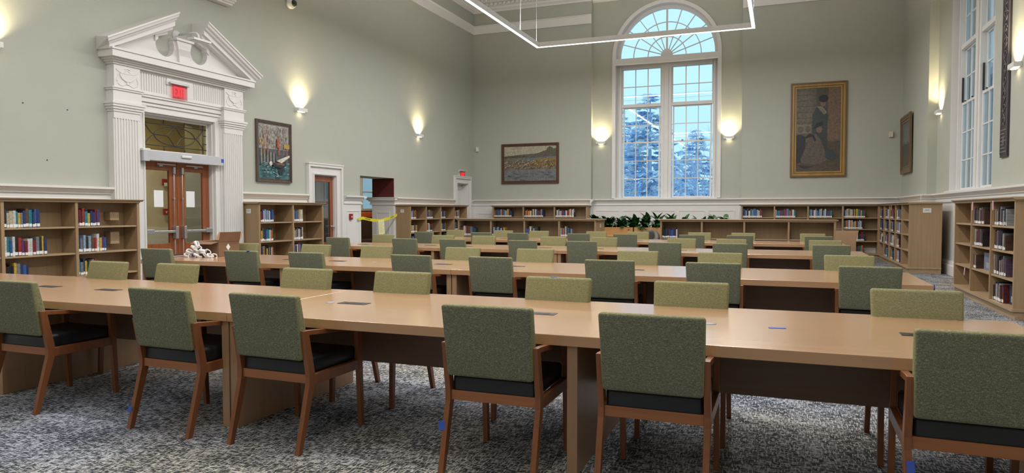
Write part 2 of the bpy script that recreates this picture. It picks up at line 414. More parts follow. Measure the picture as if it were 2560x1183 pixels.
panel_frame(w, putR, 15.6, 16.9, 0.45, 1.38); panel_frame(w, putR, 14.1, 15.4, 0.45, 1.38)
k += 1; struct(w.build('trim_%d' % k, 'white_paint'))

# ------------------------------------------------------------------ the two tall arched windows and an added one out of view
def arch_window(num, loc, rz, jambs=False, yb=0.22, cas=True):
    root = struct(empty('window_%d' % num, loc=loc, rz=rz))
    # local: x along the wall, y into the wall (+), window plane set back
    fr = MB(); yd = yb + 0.16
    n = 32
    def ring(r0, r1, y0, y1, zc=WSP, zr=1.0):
        for i in range(n):
            t0, t1 = PI * i / n, PI * (i + 1) / n
            P = lambda r, t: (r * math.cos(t), zc + r * zr * math.sin(t))
            fr.prism([P(r0, t0), P(r1, t0), P(r1, t1), P(r0, t1)], 1, y0, y1)
    if cas: ring(WR - 0.015, WR + 0.10, -0.05, 0.02)
    ring(WR - 0.02, WR, 0, yd); ring(1.53, WR, yb, yb + 0.10)
    for s_ in (-1, 1):
        if cas: fr.box(s_ * (WR - 0.015), s_ * (WR + 0.10), -0.05, 0.02, WZ0, WSP)
        fr.box(s_ * (WR - 0.02), s_ * WR, 0, yd, WZ0, WSP)
        fr.box(s_ * 1.48, s_ * WR, yb, yb + 0.12, WZ0, WSP); fr.box(s_ * 1.50, s_ * 1.56, yb - 0.04, yb, WZ0, 6.22)
    fr.build('window_frame', 'white_paint', root)
    c = MB(); c.box(-0.17, 0.17, yb - 0.03, yb + 0.125, WZ0, 6.25); c.box(-0.07, 0.07, yb - 0.06, yb - 0.03, WZ0, 6.25)
    c.build('mullion', 'white_paint', root, 0.006)
    t = MB(); t.box(-1.475, 1.475, yb - 0.006, yb + 0.13, 6.12, 6.50); t.build('transom_bar', 'white_paint', root)
    sh = MB(); sh.box(-1.68, 1.68, -0.06, 0.13, 6.24, 6.44); sh.build('shade_cassette', 'cream_paint' if num > 5 else 'white_paint', root, 0.012)
    si = MB(); si.box(-WR + 0.0, WR, -0.10, yd, WZ0 - 0.02, WZ0 + 0.01); si.build('window_sill', 'white_paint', root, 0.008)
    fan = MB()
    fan.prism([(0.19 * math.cos(PI * i / 16), 6.50 + 0.22 * math.sin(PI * i / 16)) for i in range(17)], 1, yb - 0.01, yb + 0.08)
    for i in range(1, 10):
        t = PI * i / 10; wd = 0.030 if i == 5 else 0.014
        r0 = 0.17; r1 = 1.56; ca, sa = math.cos(t), math.sin(t)
        if i in (1, 9): pass
        fan.prism([(r0 * ca - wd * sa, 6.5 + r0 * sa + wd * ca), (r0 * ca + wd * sa, 6.5 + r0 * sa - wd * ca), (r1 * ca + wd * sa, 6.5 + r1 * sa - wd * ca), (r1 * ca - wd * sa, 6.5 + r1 * sa + wd * ca)], 1, yb + 0.02, yb + 0.06)
    for rr in (0.62, 1.10):
        for i in range(24):
            t0, t1 = PI * i / 24, PI * (i + 1) / 24
            P = lambda r, t: (r * math.cos(t), 6.5 + r * math.sin(t))
            fan.prism([P(rr - 0.014, t0), P(rr + 0.014, t0), P(rr + 0.014, t1), P(rr - 0.014, t1)], 1, yb + 0.023, yb + 0.057)
    fan.build('fan_muntin', 'white_paint', root)
    def sash(x0, x1, z0, z1, cols, rows, y0, fw, name='sash'):
        s_ = MB()
        s_.box(x0, x0 + fw, y0, y0 + 0.05, z0, z1); s_.box(x1 - fw, x1, y0, y0 + 0.05, z0, z1)
        s_.box(x0 + fw, x1 - fw, y0, y0 + 0.05, z0, z0 + fw); s_.box(x0 + fw, x1 - fw, y0, y0 + 0.05, z1 - fw, z1)
        gx0, gx1, gz0, gz1 = x0 + fw, x1 - fw, z0 + fw, z1 - fw
        for i in range(1, cols): xx = gx0 + (gx1 - gx0) * i / cols; s_.box(xx - 0.013, xx + 0.013, y0 + 0.005, y0 + 0.04, gz0, gz1)
        for i in range(1, rows): zz = gz0 + (gz1 - gz0) * i / rows; s_.box(gx0, gx1, y0 + 0.008, y0 + 0.037, zz - 0.013, zz + 0.013)
        o = s_.build(name, 'white_paint', root)
        MB().box(gx0, gx1, y0 + 0.02, y0 + 0.026, gz0, gz1).build('pane', 'pane_glass', o)
    for s_ in (-1, 1):
        a, b_ = srt(s_ * 0.17, s_ * 1.48)
        sash(a, b_, 4.93, 6.15, 3, 2, yb + 0.05, 0.035)
        MB().box(a, b_, yb - 0.01, yb + 0.12, 4.85, 4.94).build('transom_rail', 'white_paint', root)
        sash(a + 0.03, b_ - 0.03, 3.66, 4.86, 3, 2, yb + 0.07, 0.045)
        o = sash(a + 0.03, b_ - 0.03, WZ0 + 0.02, 3.70, 3, 3, yb + 0.015, 0.05)
        for q in (-0.3, 0.3):
            MB().box((a + b_) / 2 + q - 0.03, (a + b_) / 2 + q + 0.03, yb - 0.01, yb + 0.02, 3.70, 3.72).build('sash_lock', 'dark_metal', root)
        if jambs:
            e = s_ * 1.45 if s_ < 0 else 0.20
            MB().box(e, e + 0.014, yb + 0.01, yb + 0.045, 3.72, 4.25).build('jamb_track', 'dark_metal', root)
    g = MB(); g.prism([(1.5 * math.cos(PI * i / 32), 6.5 + 1.55 * math.sin(PI * i / 32)) for i in range(33)], 1, yb + 0.03, yb + 0.036)
    g.build('pane', 'pane_glass', root)
    return root
arch_window(1, (WBX, RB, 0), 0)
arch_window(2, (RR, WRY, 0), RW, True, 0.15, False)
arch_window(4, (XR, WRY2, 0), RW, True, 0.15, False)  # out of view, added to let in cool daylight from this wall

# ------------------------------------------------------------------ main double doors with broken pediment
C = (D1[0] + D1[1]) / 2 - 0.01
sr = struct(empty('door_1', loc=(XL, C, 0), rz=LW))   # local x = world y - C, local -y = into room
jm = MB()
for s_ in (-1, 1):
    jm.box(s_ * 0.795, s_ * 0.98, -0.05, 0.0, 0, 3.28); jm.box(s_ * 0.80, s_ * 0.83, -0.065, -0.05, 0, 3.14); jm.box(s_ * 0.93, s_ * 0.97, -0.075, -0.05, 0, 3.26)
    jm.box(s_ * 0.77, s_ * 0.795, 0.0, 0.30, 0, 3.08)
jm.box(-0.795, 0.795, -0.05, 0, 3.11, 3.28); jm.box(-0.93, 0.93, -0.075, -0.05, 3.22, 3.26); jm.box(-0.80, 0.80, -0.065, -0.05, 3.11, 3.14)
jm.box(-0.795, 0.795, 0, 0.30, 3.08, 3.11); jm.box(-0.78, 0.78, 0.05, 0.16, 2.29, 2.44)
jm.build('door_casing', 'white_paint', sr)
for s_ in (-1, 1):       # fluted pilasters with urn blocks
    c0, c1 = srt(s_ * 0.96, s_ * 1.46); p = MB()
    p.box(c0, c1, -0.13, 0, 0, 3.06)
    p.box(c0 - 0.02, c1 + 0.02, -0.16, 0, 0, 0.30); p.box(c0 - 0.01, c1 + 0.01, -0.145, 0, 0.30, 0.36)
    nf = 8; fw = (c1 - c0 - 0.08) / nf
    for i in range(nf + 1):
        xx = c0 + 0.04 + i * fw; p.box(xx - 0.011, xx + 0.011, -0.145, -0.13, 0.42, 2.92)
    p.box(c0, c1, -0.145, -0.13, 2.92, 3.03); p.box(c0, c1, -0.145, -0.13, 0.36, 0.42)
    p.build('pilaster', 'white_paint', sr)
    cp = MB()
    for z0, z1, o in ((3.03, 3.07, 0.16), (3.07, 3.11, 0.18), (3.11, 3.15, 0.20), (3.15, 3.19, 0.215), (3.19, 3.38, 0.165), (3.38, 3.41, 0.185), (3.41, 3.43, 0.20)):
        cp.box(c0 - (o - 0.145), c1 + (o - 0.145), -o, 0, z0, z1)
    cp.build('pilaster_capital', 'white_paint', sr)
    u = MB(); u.box(c0, c1, -0.165, 0, 3.43, 3.80); cx = (c0 + c1) / 2
    u.prism([(cx + 0.15 * math.cos(t), 3.66 + 0.12 * math.sin(t)) for t in [PI + PI * i / 12 for i in range(13)]], 1, -0.18, -0.165)
    u.box(cx - 0.13, cx + 0.13, -0.185, -0.165, 3.66, 3.675); u.box(cx - 0.05, cx + 0.05, -0.185, -0.165, 3.535, 3.545); u.box(cx - 0.02, cx + 0.02, -0.18, -0.165, 3.49, 3.54)
    for q in (-1, 1):
        u.tube([(cx + q * (0.01 + 0.2 * i / 10), -0.168, 3.72 - 0.05 * math.sin(PI * i / 10)) for i in range(11)], 0.007, 6)
        u.tube([(cx + q * (0.02 + 0.17 * i / 10), -0.168, 3.50 - 0.04 * math.sin(PI * i / 10)) for i in range(11)], 0.007, 6)
        u.tube([(cx + q * (0.19 + 0.015 * math.sin(i)), -0.168, 3.52 + 0.02 * i) for i in range(7)], 0.006, 6)
    u.tube([(cx - 0.05 + 0.01 * i, -0.168, 3.735 + 0.012 * math.sin(PI * i / 10)) for i in range(11)], 0.007, 6)
    u.build('urn_block', 'white_paint', sr)
fz = MB(); fz.box(-0.96, 0.96, -0.09, 0, 3.28, 3.40); fz.box(-0.96, 0.96, -0.115, 0, 3.36, 3.40); fz.box(-0.96, 0.96, -0.13, 0, 3.40, 3.42)
fz.box(-0.96, 0.96, -0.10, 0, 3.42, 3.80)
i = -0.94
while i < 0.94:
    if not -0.36 < i < 0.20: fz.box(i, i + 0.028, -0.115, -0.10, 3.46, 3.76)
    i += 0.052
fz.box(-0.96, 0.96, -0.115, -0.10, 3.76, 3.80); fz.box(-0.96, 0.96, -0.115, -0.10, 3.42, 3.46); fz.box(-0.36, 0.20, -0.118, -0.10, 3.46, 3.76)
fz.build('fluted_frieze', 'white_paint', sr)
co = MB()     # horizontal cornice, stepped outwards
for z0, z1, o, e in ((3.80, 3.83, 0.19, 0.03), (3.83, 3.86, 0.22, 0.06), (3.86, 3.89, 0.26, 0.10), (3.89, 4.00, 0.33, 0.15), (4.00, 4.03, 0.35, 0.17)):
    co.box(-1.46 - e, 1.46 + e, -o, 0, z0, z1)
co.build('cornice', 'white_paint', sr)
half = 1.64; zt = 4.74; z0c = 4.02; gap = 0.33
sl = (zt - z0c - 0.02) / (half - gap)
for s_ in (-1, 1):
    r_ = MB()
    pf = [(0, -0.20), (0.12, -0.20), (0.12, -0.13), (0.24, -0.13), (0.25, -0.07), (0.30, -0.07), (0.30, 0.02), (0.34, 0.03), (0.35, 0.06), (0.39, 0.08), (0.40, 0.13), (0.42, 0.135), (0.42, 0.165), (0, 0.165)]
    vs = [(s_ * (half + max(0, o - 0.30)), -o, max(4.0, z0c + 0.03 + u - max(0, o - 0.30) * sl)) for o, u in pf] + [(s_ * gap, -o, zt + u) for o, u in pf]
    n_ = len(pf); r_.add(vs, [tuple(range(n_)), tuple(range(n_, 2 * n_))] + [(q, (q + 1) % n_, (q + 1) % n_ + n_, q + n_) for q in range(n_)])
    r_.build('raking_cornice', 'white_paint', sr, fix=True)
    ty = MB()      # tympanum with a round notch beside the plinth
    cxn, czn, rn = 0.385, 4.335, 0.20
    pts = [(0.10, 4.03), (1.50, 4.03), (0.50, 4.03 + (1.50 - 0.50) * sl), (0.44, 4.54), (0.42, 4.52)]
    pts += [(cxn + rn * math.cos(t), czn + rn * math.sin(t)) for t in [1.0 - (1.0 + PI + 0.45) * j / 20 for j in range(21)]]
    pts += [(0.19, 4.47), (0.12, 4.47)]
    ty.prism([(s_ * x_, z_) for x_, z_ in pts], 1, -0.11, 0)
    ty.prism([(s_ * x_, z_) for x_, z_ in [(0.44, 4.62), (0.43, 4.55), (0.49, 4.53), (0.48, 4.49), (0.55, 4.46), (0.55, 4.41), (0.61, 4.36), (0.62, 4.50)]], 1, -0.14, 0)
    ty.build('tympanum', 'white_paint', sr, fix=True)
pl = MB(); pl.prism([(-0.11, 4.03), (0.11, 4.03), (0.13, 4.30), (0.17, 4.47), (-0.17, 4.47), (-0.13, 4.30)], 1, -0.16, 0); pl.box(-0.20, 0.20, -0.19, 0, 4.47, 4.51)
pl.build('plinth', 'white_paint', sr, fix=True)
# transom with leaded glass
tr = MB()
for (p, q) in (((-0.77, 0), (-0.77, 1)),): pass
tr.box(-0.77, 0.77, 0.10, 0.14, 3.04, 3.08); tr.box(-0.77, 0.77, 0.10, 0.14, 2.44, 2.48); tr.box(-0.77, -0.74, 0.10, 0.14, 2.48, 3.04); tr.box(0.74, 0.77, 0.10, 0.14, 2.48, 3.04)
tr = tr.build('transom_frame', 'white_paint', sr)
MB().box(-0.74, 0.74, 0.115, 0.121, 2.48, 3.04).build('pane', 'amber_glass', tr)
ld = MB(); LY = 0.105
def came(pts, r=0.009): ld.tube([(x_, LY, z_) for x_, z_ in pts], r, 6)
for z_ in (2.565, 2.955): came([(-0.74, z_), (0.74, z_)])
for x_ in (-0.66, 0.66): came([(x_, 2.48), (x_, 3.04)])
for x_ in (-0.25, 0.22): came([(x_, 2.48), (x_, 2.565)]); came([(x_, 2.955), (x_, 3.04)])
for z_ in (2.68, 2.84): came([(0.66, z_), (0.74, z_)]); came([(-0.66, z_), (-0.74, z_)])
zc_ = 2.76
came([(0.46 * math.cos(2 * PI * j / 32), zc_ + 0.175 * math.sin(2 * PI * j / 32)) for j in range(33)])
for sx in (-1, 1):
    for sz in (-1, 1):
        came([(sx * (0.02 + 0.20 * j / 10), zc_ + sz * (0.19 * (1 - j / 10) ** 2)) for j in range(11)])
        came([(sx * (0.46 + 0.20 * (j / 10) ** 0.6), zc_ + sz * 0.19 * (j / 10)) for j in range(11)])
    came([(sx * 0.22, zc_), (sx * 0.46, zc_)])
ld.build('lead_came', 'lead_came', sr)
# two glazed door leaves
for s_ in (-1, 1):
    a, b_ = srt(s_ * 0.004, s_ * 0.768); gy0, gy1 = 0.08, 0.13
    lf = MB(); st = 0.13
    inn, out = (a, b_)
    gx0, gx1 = a + 0.12, b_ - 0.12
    if s_ < 0: gx0, gx1 = a + 0.08, b_ - 0.17
    else: gx0, gx1 = a + 0.17, b_ - 0.16
    lf.box(a, gx0, gy0, gy1, 0.02, 2.28); lf.box(gx1, b_, gy0, gy1, 0.02, 2.28)
    lf.box(gx0, gx1, gy0, gy1, 2.12, 2.28); lf.box(gx0, gx1, gy0, gy1, 0.62, 0.80); lf.box(gx0, gx1, gy0, gy1, 0.02, 0.24)
    lf = lf.build('door_leaf', 'mahogany', sr, 0.004)
    MB().box(gx0, gx1, 0.10, 0.106, 0.80, 2.12).build('pane', 'pane_glass', lf); MB().box(gx0, gx1, 0.10, 0.106, 0.24, 0.62).build('pane', 'pane_glass', lf)
    hw = MB(); xs = s_ * 0.095
    hw.box(xs - 0.022, xs + 0.022, 0.03, 0.08, 2.07, 2.19); hw.tube([(xs, 0.05, 2.06), (xs, 0.05, 1.12)], 0.008, 8); hw.box(xs - 0.015, xs + 0.015, 0.04, 0.08, 1.60, 1.63)
    hw.tube([(xs, 0.05, 0.86), (xs, 0.05, 0.10)], 0.008, 8)
    hw.build('vertical_rod', 'aluminium', lf, 0.003)
    pb = MB(); o1, o2 = srt(xs, s_ * 0.74)
    pb.box(xs - 0.028, xs + 0.028, -0.02, 0.08, 0.88, 1.11); pb.box(o1, o2, 0.0, 0.05, 0.99, 1.035); e1, e2 = srt(s_ * 0.60, s_ * 0.75); pb.box(e1, e2, -0.02, 0.08, 0.975, 1.06)
    pb.build('panic_bar', 'aluminium', lf, 0.006)
    cl = MB(); cl.box(s_ * 0.32 - 0.2, s_ * 0.32 + 0.2, -0.03, -0.015, 2.215, 2.235); cl.box(s_ * 0.40 - 0.04, s_ * 0.40 + 0.04, 0.02, 0.08, 2.19, 2.22)
    cl.build('closer_arm', 'aluminium', lf, 0.003)
    px_ = -0.42 if s_ < 0 else 0.30
    n_ = MB().box(px_ - 0.10, px_ + 0.10, 0.072, 0.074, 1.46, 1.76); n_ = n_.build('paper_notice', 'paper')
    n_.location = (XL, C, 0); n_.rotation_euler = (0, 0, LW)
    tag(n_, 'blank white paper notice on the %s glass of the double doors' % ('near leaf' if s_ < 0 else 'far leaf'), 'notice')
hb = empty('door_operator', 'long white automatic opener housing spanning above the wooden double doors', 'door opener', (XL, C, 0), LW)
MB().box(-0.86, 0.90, -0.17, -0.08, 2.27, 2.44).build('housing', 'grey_enamel', hb, 0.006)
MB().box(-0.13, 0.10, -0.20, -0.17, 2.35, 2.40).build('motion_sensor', 'white_plastic', hb, 0.015)
MB().box(-0.94, -0.82, -0.19, -0.06, 2.25, 2.42).build('switch_block', 'grey_enamel', hb, 0.006)
MB().box(-0.95, -0.80, -0.19, -0.06, 2.42, 2.47).build('cover', 'white_plastic', hb, 0.01)
MB().box(0.84, 0.90, -0.175, -0.17, 2.33, 2.40).build('sticker', 'tape_blue', hb)

def exit_sign(loc, label):
    e = empty('exit_sign', label, 'exit sign', loc, LW)
    MB().box(-0.23, 0.23, -0.02, 0, 0.0, 0.08).build('back_plate', 'white_plastic', e, 0.004)
    MB().box(-0.19, 0.24, -0.07, -0.02, 0.02, 0.055).build('lamp_bar', 'aluminium', e, 0.008)
    MB().box(-0.13, 0.20, -0.050, -0.044, -0.23, 0.02).build('edge_lit_panel', 'sign_glass', e)
    t = MB(); L = [  # E X I T
        [(0, 0), (0.055, 0), (0.055, .02), (.02, .02), (.02, .07), (.05, .07), (.05, .09), (.02, .09), (.02, .14), (.055, .14), (.055, .16), (0, .16)]]
    xs = -0.105
    t.prism([(xs + a * 1.05, -0.19 + b_ * 1.1) for a, b_ in L[0]], 1, -0.054, -0.050)
    xs += 0.07
    for q in (0, 1):
        a0, a1 = (0, 0.05) if q else (0.05, 0)
        t.prism([(xs + a0, -0.19), (xs + a0 + 0.022, -0.19), (xs + a1 + 0.022, -0.014), (xs + a1, -0.014)], 1, -0.054 - q * 0.001, -0.050)
    xs += 0.085; t.box(xs, xs + 0.021, -0.054, -0.050, -0.19, -0.014)
    xs += 0.036; t.box(xs, xs + 0.065, -0.054, -0.050, -0.036, -0.014); t.box(xs + 0.022, xs + 0.043, -0.054, -0.050, -0.19, -0.036)
    t.build('lettering', 'exit_red', e, fix=True)
    return e
exit_sign((XL + 0.118, 9.60, 3.64), 'red lit exit sign on the fluted white frieze over the wooden double doors')
exit_sign((XL, 21.86, 2.73), 'small red lit exit sign on the wall above the narrow corner door')

# emergency lamp on a bent pipe
el = empty('emergency_lamp', 'white lamp head on a bent pipe sticking out of the broken pediment', 'lamp', (XL, 9.72, 4.60), LW)
MB().lathe([(0.002, 0), (0.09, 0), (0.085, -0.02), (0.035, -0.03), (0.03, -0.08), (0.002, -0.08)], 20, axis=1).build('wall_flange', 'white_plastic', el)
MB().tube([(0, 0, 0), (0, -0.42, 0), (0, -0.49, -0.012), (0, -0.53, -0.05), (0, -0.54, -0.13)], 0.022, 10).build('pipe', 'white_plastic', el)
hd = MB(); hd.box(-0.20, 0.20, -0.64, -0.48, -0.17, -0.13); hd.box(-0.17, 0.17, -0.62, -0.50, -0.18, -0.17); hd.build('lamp_head', 'white_plastic', el, 0.01)

# plaster ledge high above the doors
lg = MB()
for z0, z1, o in ((5.46, 5.50, 0.14), (5.50, 5.54, 0.17), (5.54, 5.60, 0.20), (5.60, 5.68, 0.26), (5.68, 5.75, 0.30), (5.75, 6.6, 0.06)):
    lg.box(XL, XL + o, 8.55 - o * 0.6, 10.92 + o * 0.6, z0, z1)
k += 1; struct(lg.build('trim_%d' % k, 'white_paint'))

# vestibule seen through the double doors
struct(MB().box(-13.4, -13.3, 6.5, 12.9, 0, 3.6).build('wall_vestibule', 'cream_paint'))
w = MB(); w.box(-13.3, XL - TL, 6.4, 6.5, 0, 3.6); w.box(-13.3, XL - TL, 12.9, 13.0, 0, 3.6); struct(w.build('wall_vestibule_side', 'cream_paint'))
struct(MB().box(-13.4, XL - TL, 6.4, 13.0, 3.6, 3.7).build('ceiling_vestibule', 'ceiling_paint'))
struct(MB().box(-13.3, -13.25, 6.5, 12.9, 0, 1.0).build('trim_vestibule', 'white_paint'))
cl_ = empty('ceiling_lamp', 'round lit ceiling lamp inside the vestibule behind the double doors', 'lamp', (-12.2, 10.2, 3.6))
MB().lathe([(0.002, 0), (0.2, 0), (0.19, -0.06), (0.002, -0.08)], 20).build('diffuser', 'lamp_glow', cl_)
area('vestibule_light', (-12.2, 10.2, 3.5), (0, 0, 0), 0.5, 0.5, 55, (1.0, 0.88, 0.62))
def alarm(loc, rz, label, strobe=False):
    a = empty('fire_alarm', label, 'fire alarm', loc, rz)
    MB().box(-0.06, 0.06, -0.045, 0, -0.075, 0.075).build('body', 'alarm_red', a, 0.006)
    if strobe: MB().box(-0.04, 0.04, -0.07, -0.045, -0.09, -0.01).build('strobe_lens', 'white_plastic', a, 0.006)
    else: MB().prism([(-0.03, 0.015), (0.03, 0.015), (0.012, -0.01), (0.01, -0.03), (-0.01, -0.03), (-0.012, -0.01)], 1, -0.052, -0.045).build('pull_handle', 'white_plastic', a)
alarm((-13.25, 12.03, 2.05), LW, 'red fire alarm strobe on the vestibule wall behind the door glass', True)
alarm((-13.25, 12.04, 1.37), LW, 'red fire alarm pull station low on the vestibule wall behind the doors')
alarm((XL + 0.02, 15.15, 1.24), LW, 'red fire alarm pull station on white panelling between door and taped opening')
alarm((-10.27, YB - 0.02, 1.02), 0, 'red fire alarm pull station low in the far corner of the room')

# ------------------------------------------------------------------ door_2, opening, door_3 on the door wall
def casing(num, y0, y1, zt, cw=0.24, leaf=None):
    c = (y0 + y1) / 2; h = (y1 - y0) / 2
    r_ = struct(empty('door_%d' % num, loc=(XL, c, 0), rz=LW)); m_ = MB()
    for s_ in (-1, 1):
        m_.box(s_ * h, s_ * (h + cw), -0.03, 0, 0, zt + cw); m_.box(s_ * h, s_ * (h + 0.04), -0.05, -0.03, 0, zt + 0.04)
        m_.box(s_ * (h + cw - 0.06), s_ * (h + cw), -0.075, -0.03, 0, zt + cw); m_.box(s_ * (h - 0.02), s_ * h, 0.0, 0.30, 0, zt - 0.02)
    m_.box(-h, h, -0.03, 0, zt, zt + cw); m_.box(-h - cw + 0.06, h + cw - 0.06, -0.075, -0.03, zt + cw - 0.06, zt + cw); m_.box(-h, h, -0.05, -0.03, zt, zt + 0.04)
    m_.box(-h - cw - 0.02, h + cw + 0.02, -0.09, 0, zt + cw, zt + cw + 0.03); m_.box(-h, h, 0, 0.30, zt - 0.02, zt)
    m_.build('door_casing', 'white_paint', r_)
    return r_, h
r2, h = casing(2, D2[0], D2[1], 2.26, 0.24)
lf = MB(); lf.box(-h + 0.02, -h + 0.13, 0.06, 0.11, 0.02, 2.24); lf.box(h - 0.13, h - 0.02, 0.06, 0.11, 0.02, 2.24)
lf.box(-h + 0.13, h - 0.13, 0.06, 0.11, 2.10, 2.24); lf.box(-h + 0.13, h - 0.13, 0.06, 0.11, 0.02, 0.62)
lf = lf.build('door_leaf', 'mahogany', r2, 0.004); MB().box(-h + 0.13, h - 0.13, 0.08, 0.086, 0.62, 2.10).build('pane', 'pane_glass', lf)
MB().lathe([(0.002, 0), (0.028, 0), (0.03, -0.02), (0.012, -0.025), (0.012, -0.05), (0.03, -0.06), (0.03, -0.085), (0.002, -0.09)], 14, c=(h - 0.09, 0.06, 1.0), axis=1).build('door_knob', 'aluminium', lf)
MB().box(-0.05, 0.05, -0.012, 0, -0.06, 0.06).build('thermostat', 'ivory_plastic', None, 0.004)
o = bpy.data.objects['thermostat']; o.location = (XL - 0.16, D2[0] + 0.03, 2.02); o.rotation_euler = (0, 0, 0); tag(o, 'small cream sensor box high on the jamb of the wooden glazed door', 'sensor')
r3, h = casing(3, D3[0], D3[1], 2.34, 0.22)
lf = MB(); lf.box(-h + 0.02, h - 0.02, 0.20, 0.24, 0.02, 2.32)
for z0, z1 in ((0.2, 1.0), (1.15, 2.15)):
    for (a, b_, c, d) in ((-0.3, 0.3, z0, z0 + 0.03), (-0.3, 0.3, z1 - 0.03, z1), (-0.3, -0.27, z0, z1), (0.27, 0.3, z0, z1)): lf.box(a, b_, 0.19, 0.20, c, d)
lf = lf.build('door_leaf', 'white_paint', r3); MB().box(-h + 0.04, -h + 0.22, 0.10, 0.20, 2.18, 2.28).build('door_closer', 'black_plastic', lf, 0.006)
MB().lathe([(0.002, 0), (0.03, 0), (0.03, -0.05), (0.002, -0.06)], 12, c=(h - 0.09, 0.19, 1.0), axis=1).build('door_knob', 'aluminium', lf)

# reveal of the taped opening: grey panelled wainscot, dark red wall above
w = MB(); w.box(XL - TL, XL + 0.0, OP[1] - 0.03, OP[1], 0, 1.57)
for o, z0, z1 in ((0.06, 1.56, 1.60), (0.05, 1.60, 1.66), (0.09, 1.66, 1.70), (0.13, 1.70, 1.76), (0.15, 1.76, 1.78)): w.box(XL - TL - o, XL + o * 0.8, OP[1] - o, OP[1], z0, z1)
w.box(XL - TL - 0.04, XL, OP[1] - 0.10, OP[1], 0, 0.25)
for (a, b_, c, d) in ((-10.93, -10.48, 1.33, 1.36), (-10.93, -10.48, 0.4, 0.43), (-10.93, -10.90, 0.43, 1.33), (-10.51, -10.48, 0.43, 1.33)): w.box(a, b_, OP[1] - 0.042, OP[1] - 0.03, c, d)
k += 1; struct(w.build('trim_%d' % k, 'white_paint'))
struct(MB().box(XL - TL, XL - 0.004, OP[1] - 0.012, OP[1], 1.78, 2.318).build('wall_reveal', 'dark_red_paint'))
w = MB()     # returned rail at the near jamb
for o, z0, z1 in ((0.045, 1.56, 1.60), (0.03, 1.60, 1.66), (0.07, 1.66, 1.72), (0.125, 1.72, 1.78)): w.box(XL - TL, XL + o, OP[0], OP[0] + o, z0, z1)
w.box(XL - TL, XL, OP[0], OP[0] + 0.02, 0, 1.57)
k += 1; struct(w.build('trim_%d' % k, 'white_paint'))
# side room behind the opening and the glazed door
w = MB(); wall_cells(w, lambda a, b_, c, d: w.box(-13.6, -13.4, a, b_, c, d), 13.0, 22.9, 0, 3.3, [(20.35, 21.45, 1.47, 3.0)])
struct(w.build('wall_side_room', 'cream_paint'))
w = MB(); w.box(-13.4, XL - TL, 22.7, 22.9, 0, 3.3); w.box(-13.4, XL - TL, 14.95, 15.05, 0, 3.3); struct(w.build('wall_side_room_end', 'cream_paint'))
struct(MB().box(-13.6, XL - TL, 13.0, 22.9, 3.3, 3.4).build('ceiling_side_room', 'ceiling_paint'))
w3 = struct(empty('window_3', loc=(-13.4, 20.9, 0), rz=LW))
f = MB(); f.box(-0.61, -0.55, -0.04, 0.1, 1.47, 3.0); f.box(0.55, 0.61, -0.04, 0.1, 1.47, 3.0); f.box(-0.61, 0.61, -0.05, 0.1, 1.40, 1.47); f.box(-0.61, 0.61, -0.04, 0.1, 3.0, 3.06); f.box(-0.55, 0.55, 0.0, 0.06, 2.02, 2.06)
f.build('window_frame', 'white_paint', w3); MB().box(-0.55, 0.55, 0.04, 0.046, 1.47, 3.0).build('pane', 'pane_glass', w3)
so = empty('bench_seat', 'high-backed dark bench with orange cushion under the side room window', 'bench', (-13.0, 20.5, 0), LW)
MB().box(-0.9, 0.9, 0.08, 0.24, 1.16, 1.34).build('cushion', 'orange_fabric', so, 0.03); MB().box(-0.9, 0.9, 0.1, 0.22, 0.4, 1.16).build('backrest', 'dark_wood', so, 0.01); MB().box(-0.9, 0.9, -0.45, 0.1, 0.12, 0.45).build('seat', 'dark_wood', so, 0.03)
for sx in (-0.8, 0.8):
    for sy in (-0.38, 0.12): MB().box(sx - 0.03, sx + 0.03, sy - 0.03, sy + 0.03, 0, 0.12).build('leg', 'dark_wood', so)

sl2 = empty('ceiling_lamp', 'unseen ceiling lamp added to brighten the side room beyond the taped opening', 'lamp', (-12.2, 19.0, 3.3))
MB().lathe([(0.002, 0), (0.2, 0), (0.19, -0.06), (0.002, -0.08)], 20).build('diffuser', 'lamp_glow', sl2)
area('side_room_fill', (-12.2, 19.0, 3.2), (0, 0, 0), 0.5, 0.5, 30, (1.0, 0.9, 0.72))  # this light and its lamp are added to brighten the dark side room
# caution tape and note
t = MB(); pts = [(XL + 0.06, 15.45, 1.17), (XL + 0.06, 15.66, 1.20), (XL + 0.07, 16.1, 1.14), (XL + 0.05, 16.5, 1.12), (XL + 0.07, 16.9, 1.17), (XL + 0.10, 17.35, 1.27)]
for i in range(len(pts) - 1):
    a, b_ = pts[i], pts[i + 1]; hh = 0.038
    t.add([(a[0], a[1], a[2] - hh), (b_[0], b_[1], b_[2] - hh), (b_[0], b_[1], b_[2] + hh), (a[0], a[1], a[2] + hh), (a[0] - .003, a[1], a[2] - hh), (b_[0] - .003, b_[1], b_[2] - hh), (b_[0] - .003, b_[1], b_[2] + hh), (a[0] - .003, a[1], a[2] + hh)], [(0, 1, 2, 3), (7, 6, 5, 4), (0, 4, 5, 1), (3, 2, 6, 7)])
ct = t.build('caution_tape', 'tape_yellow'); tag(ct, 'yellow caution tape strung across the open side doorway in the wall', 'tape')
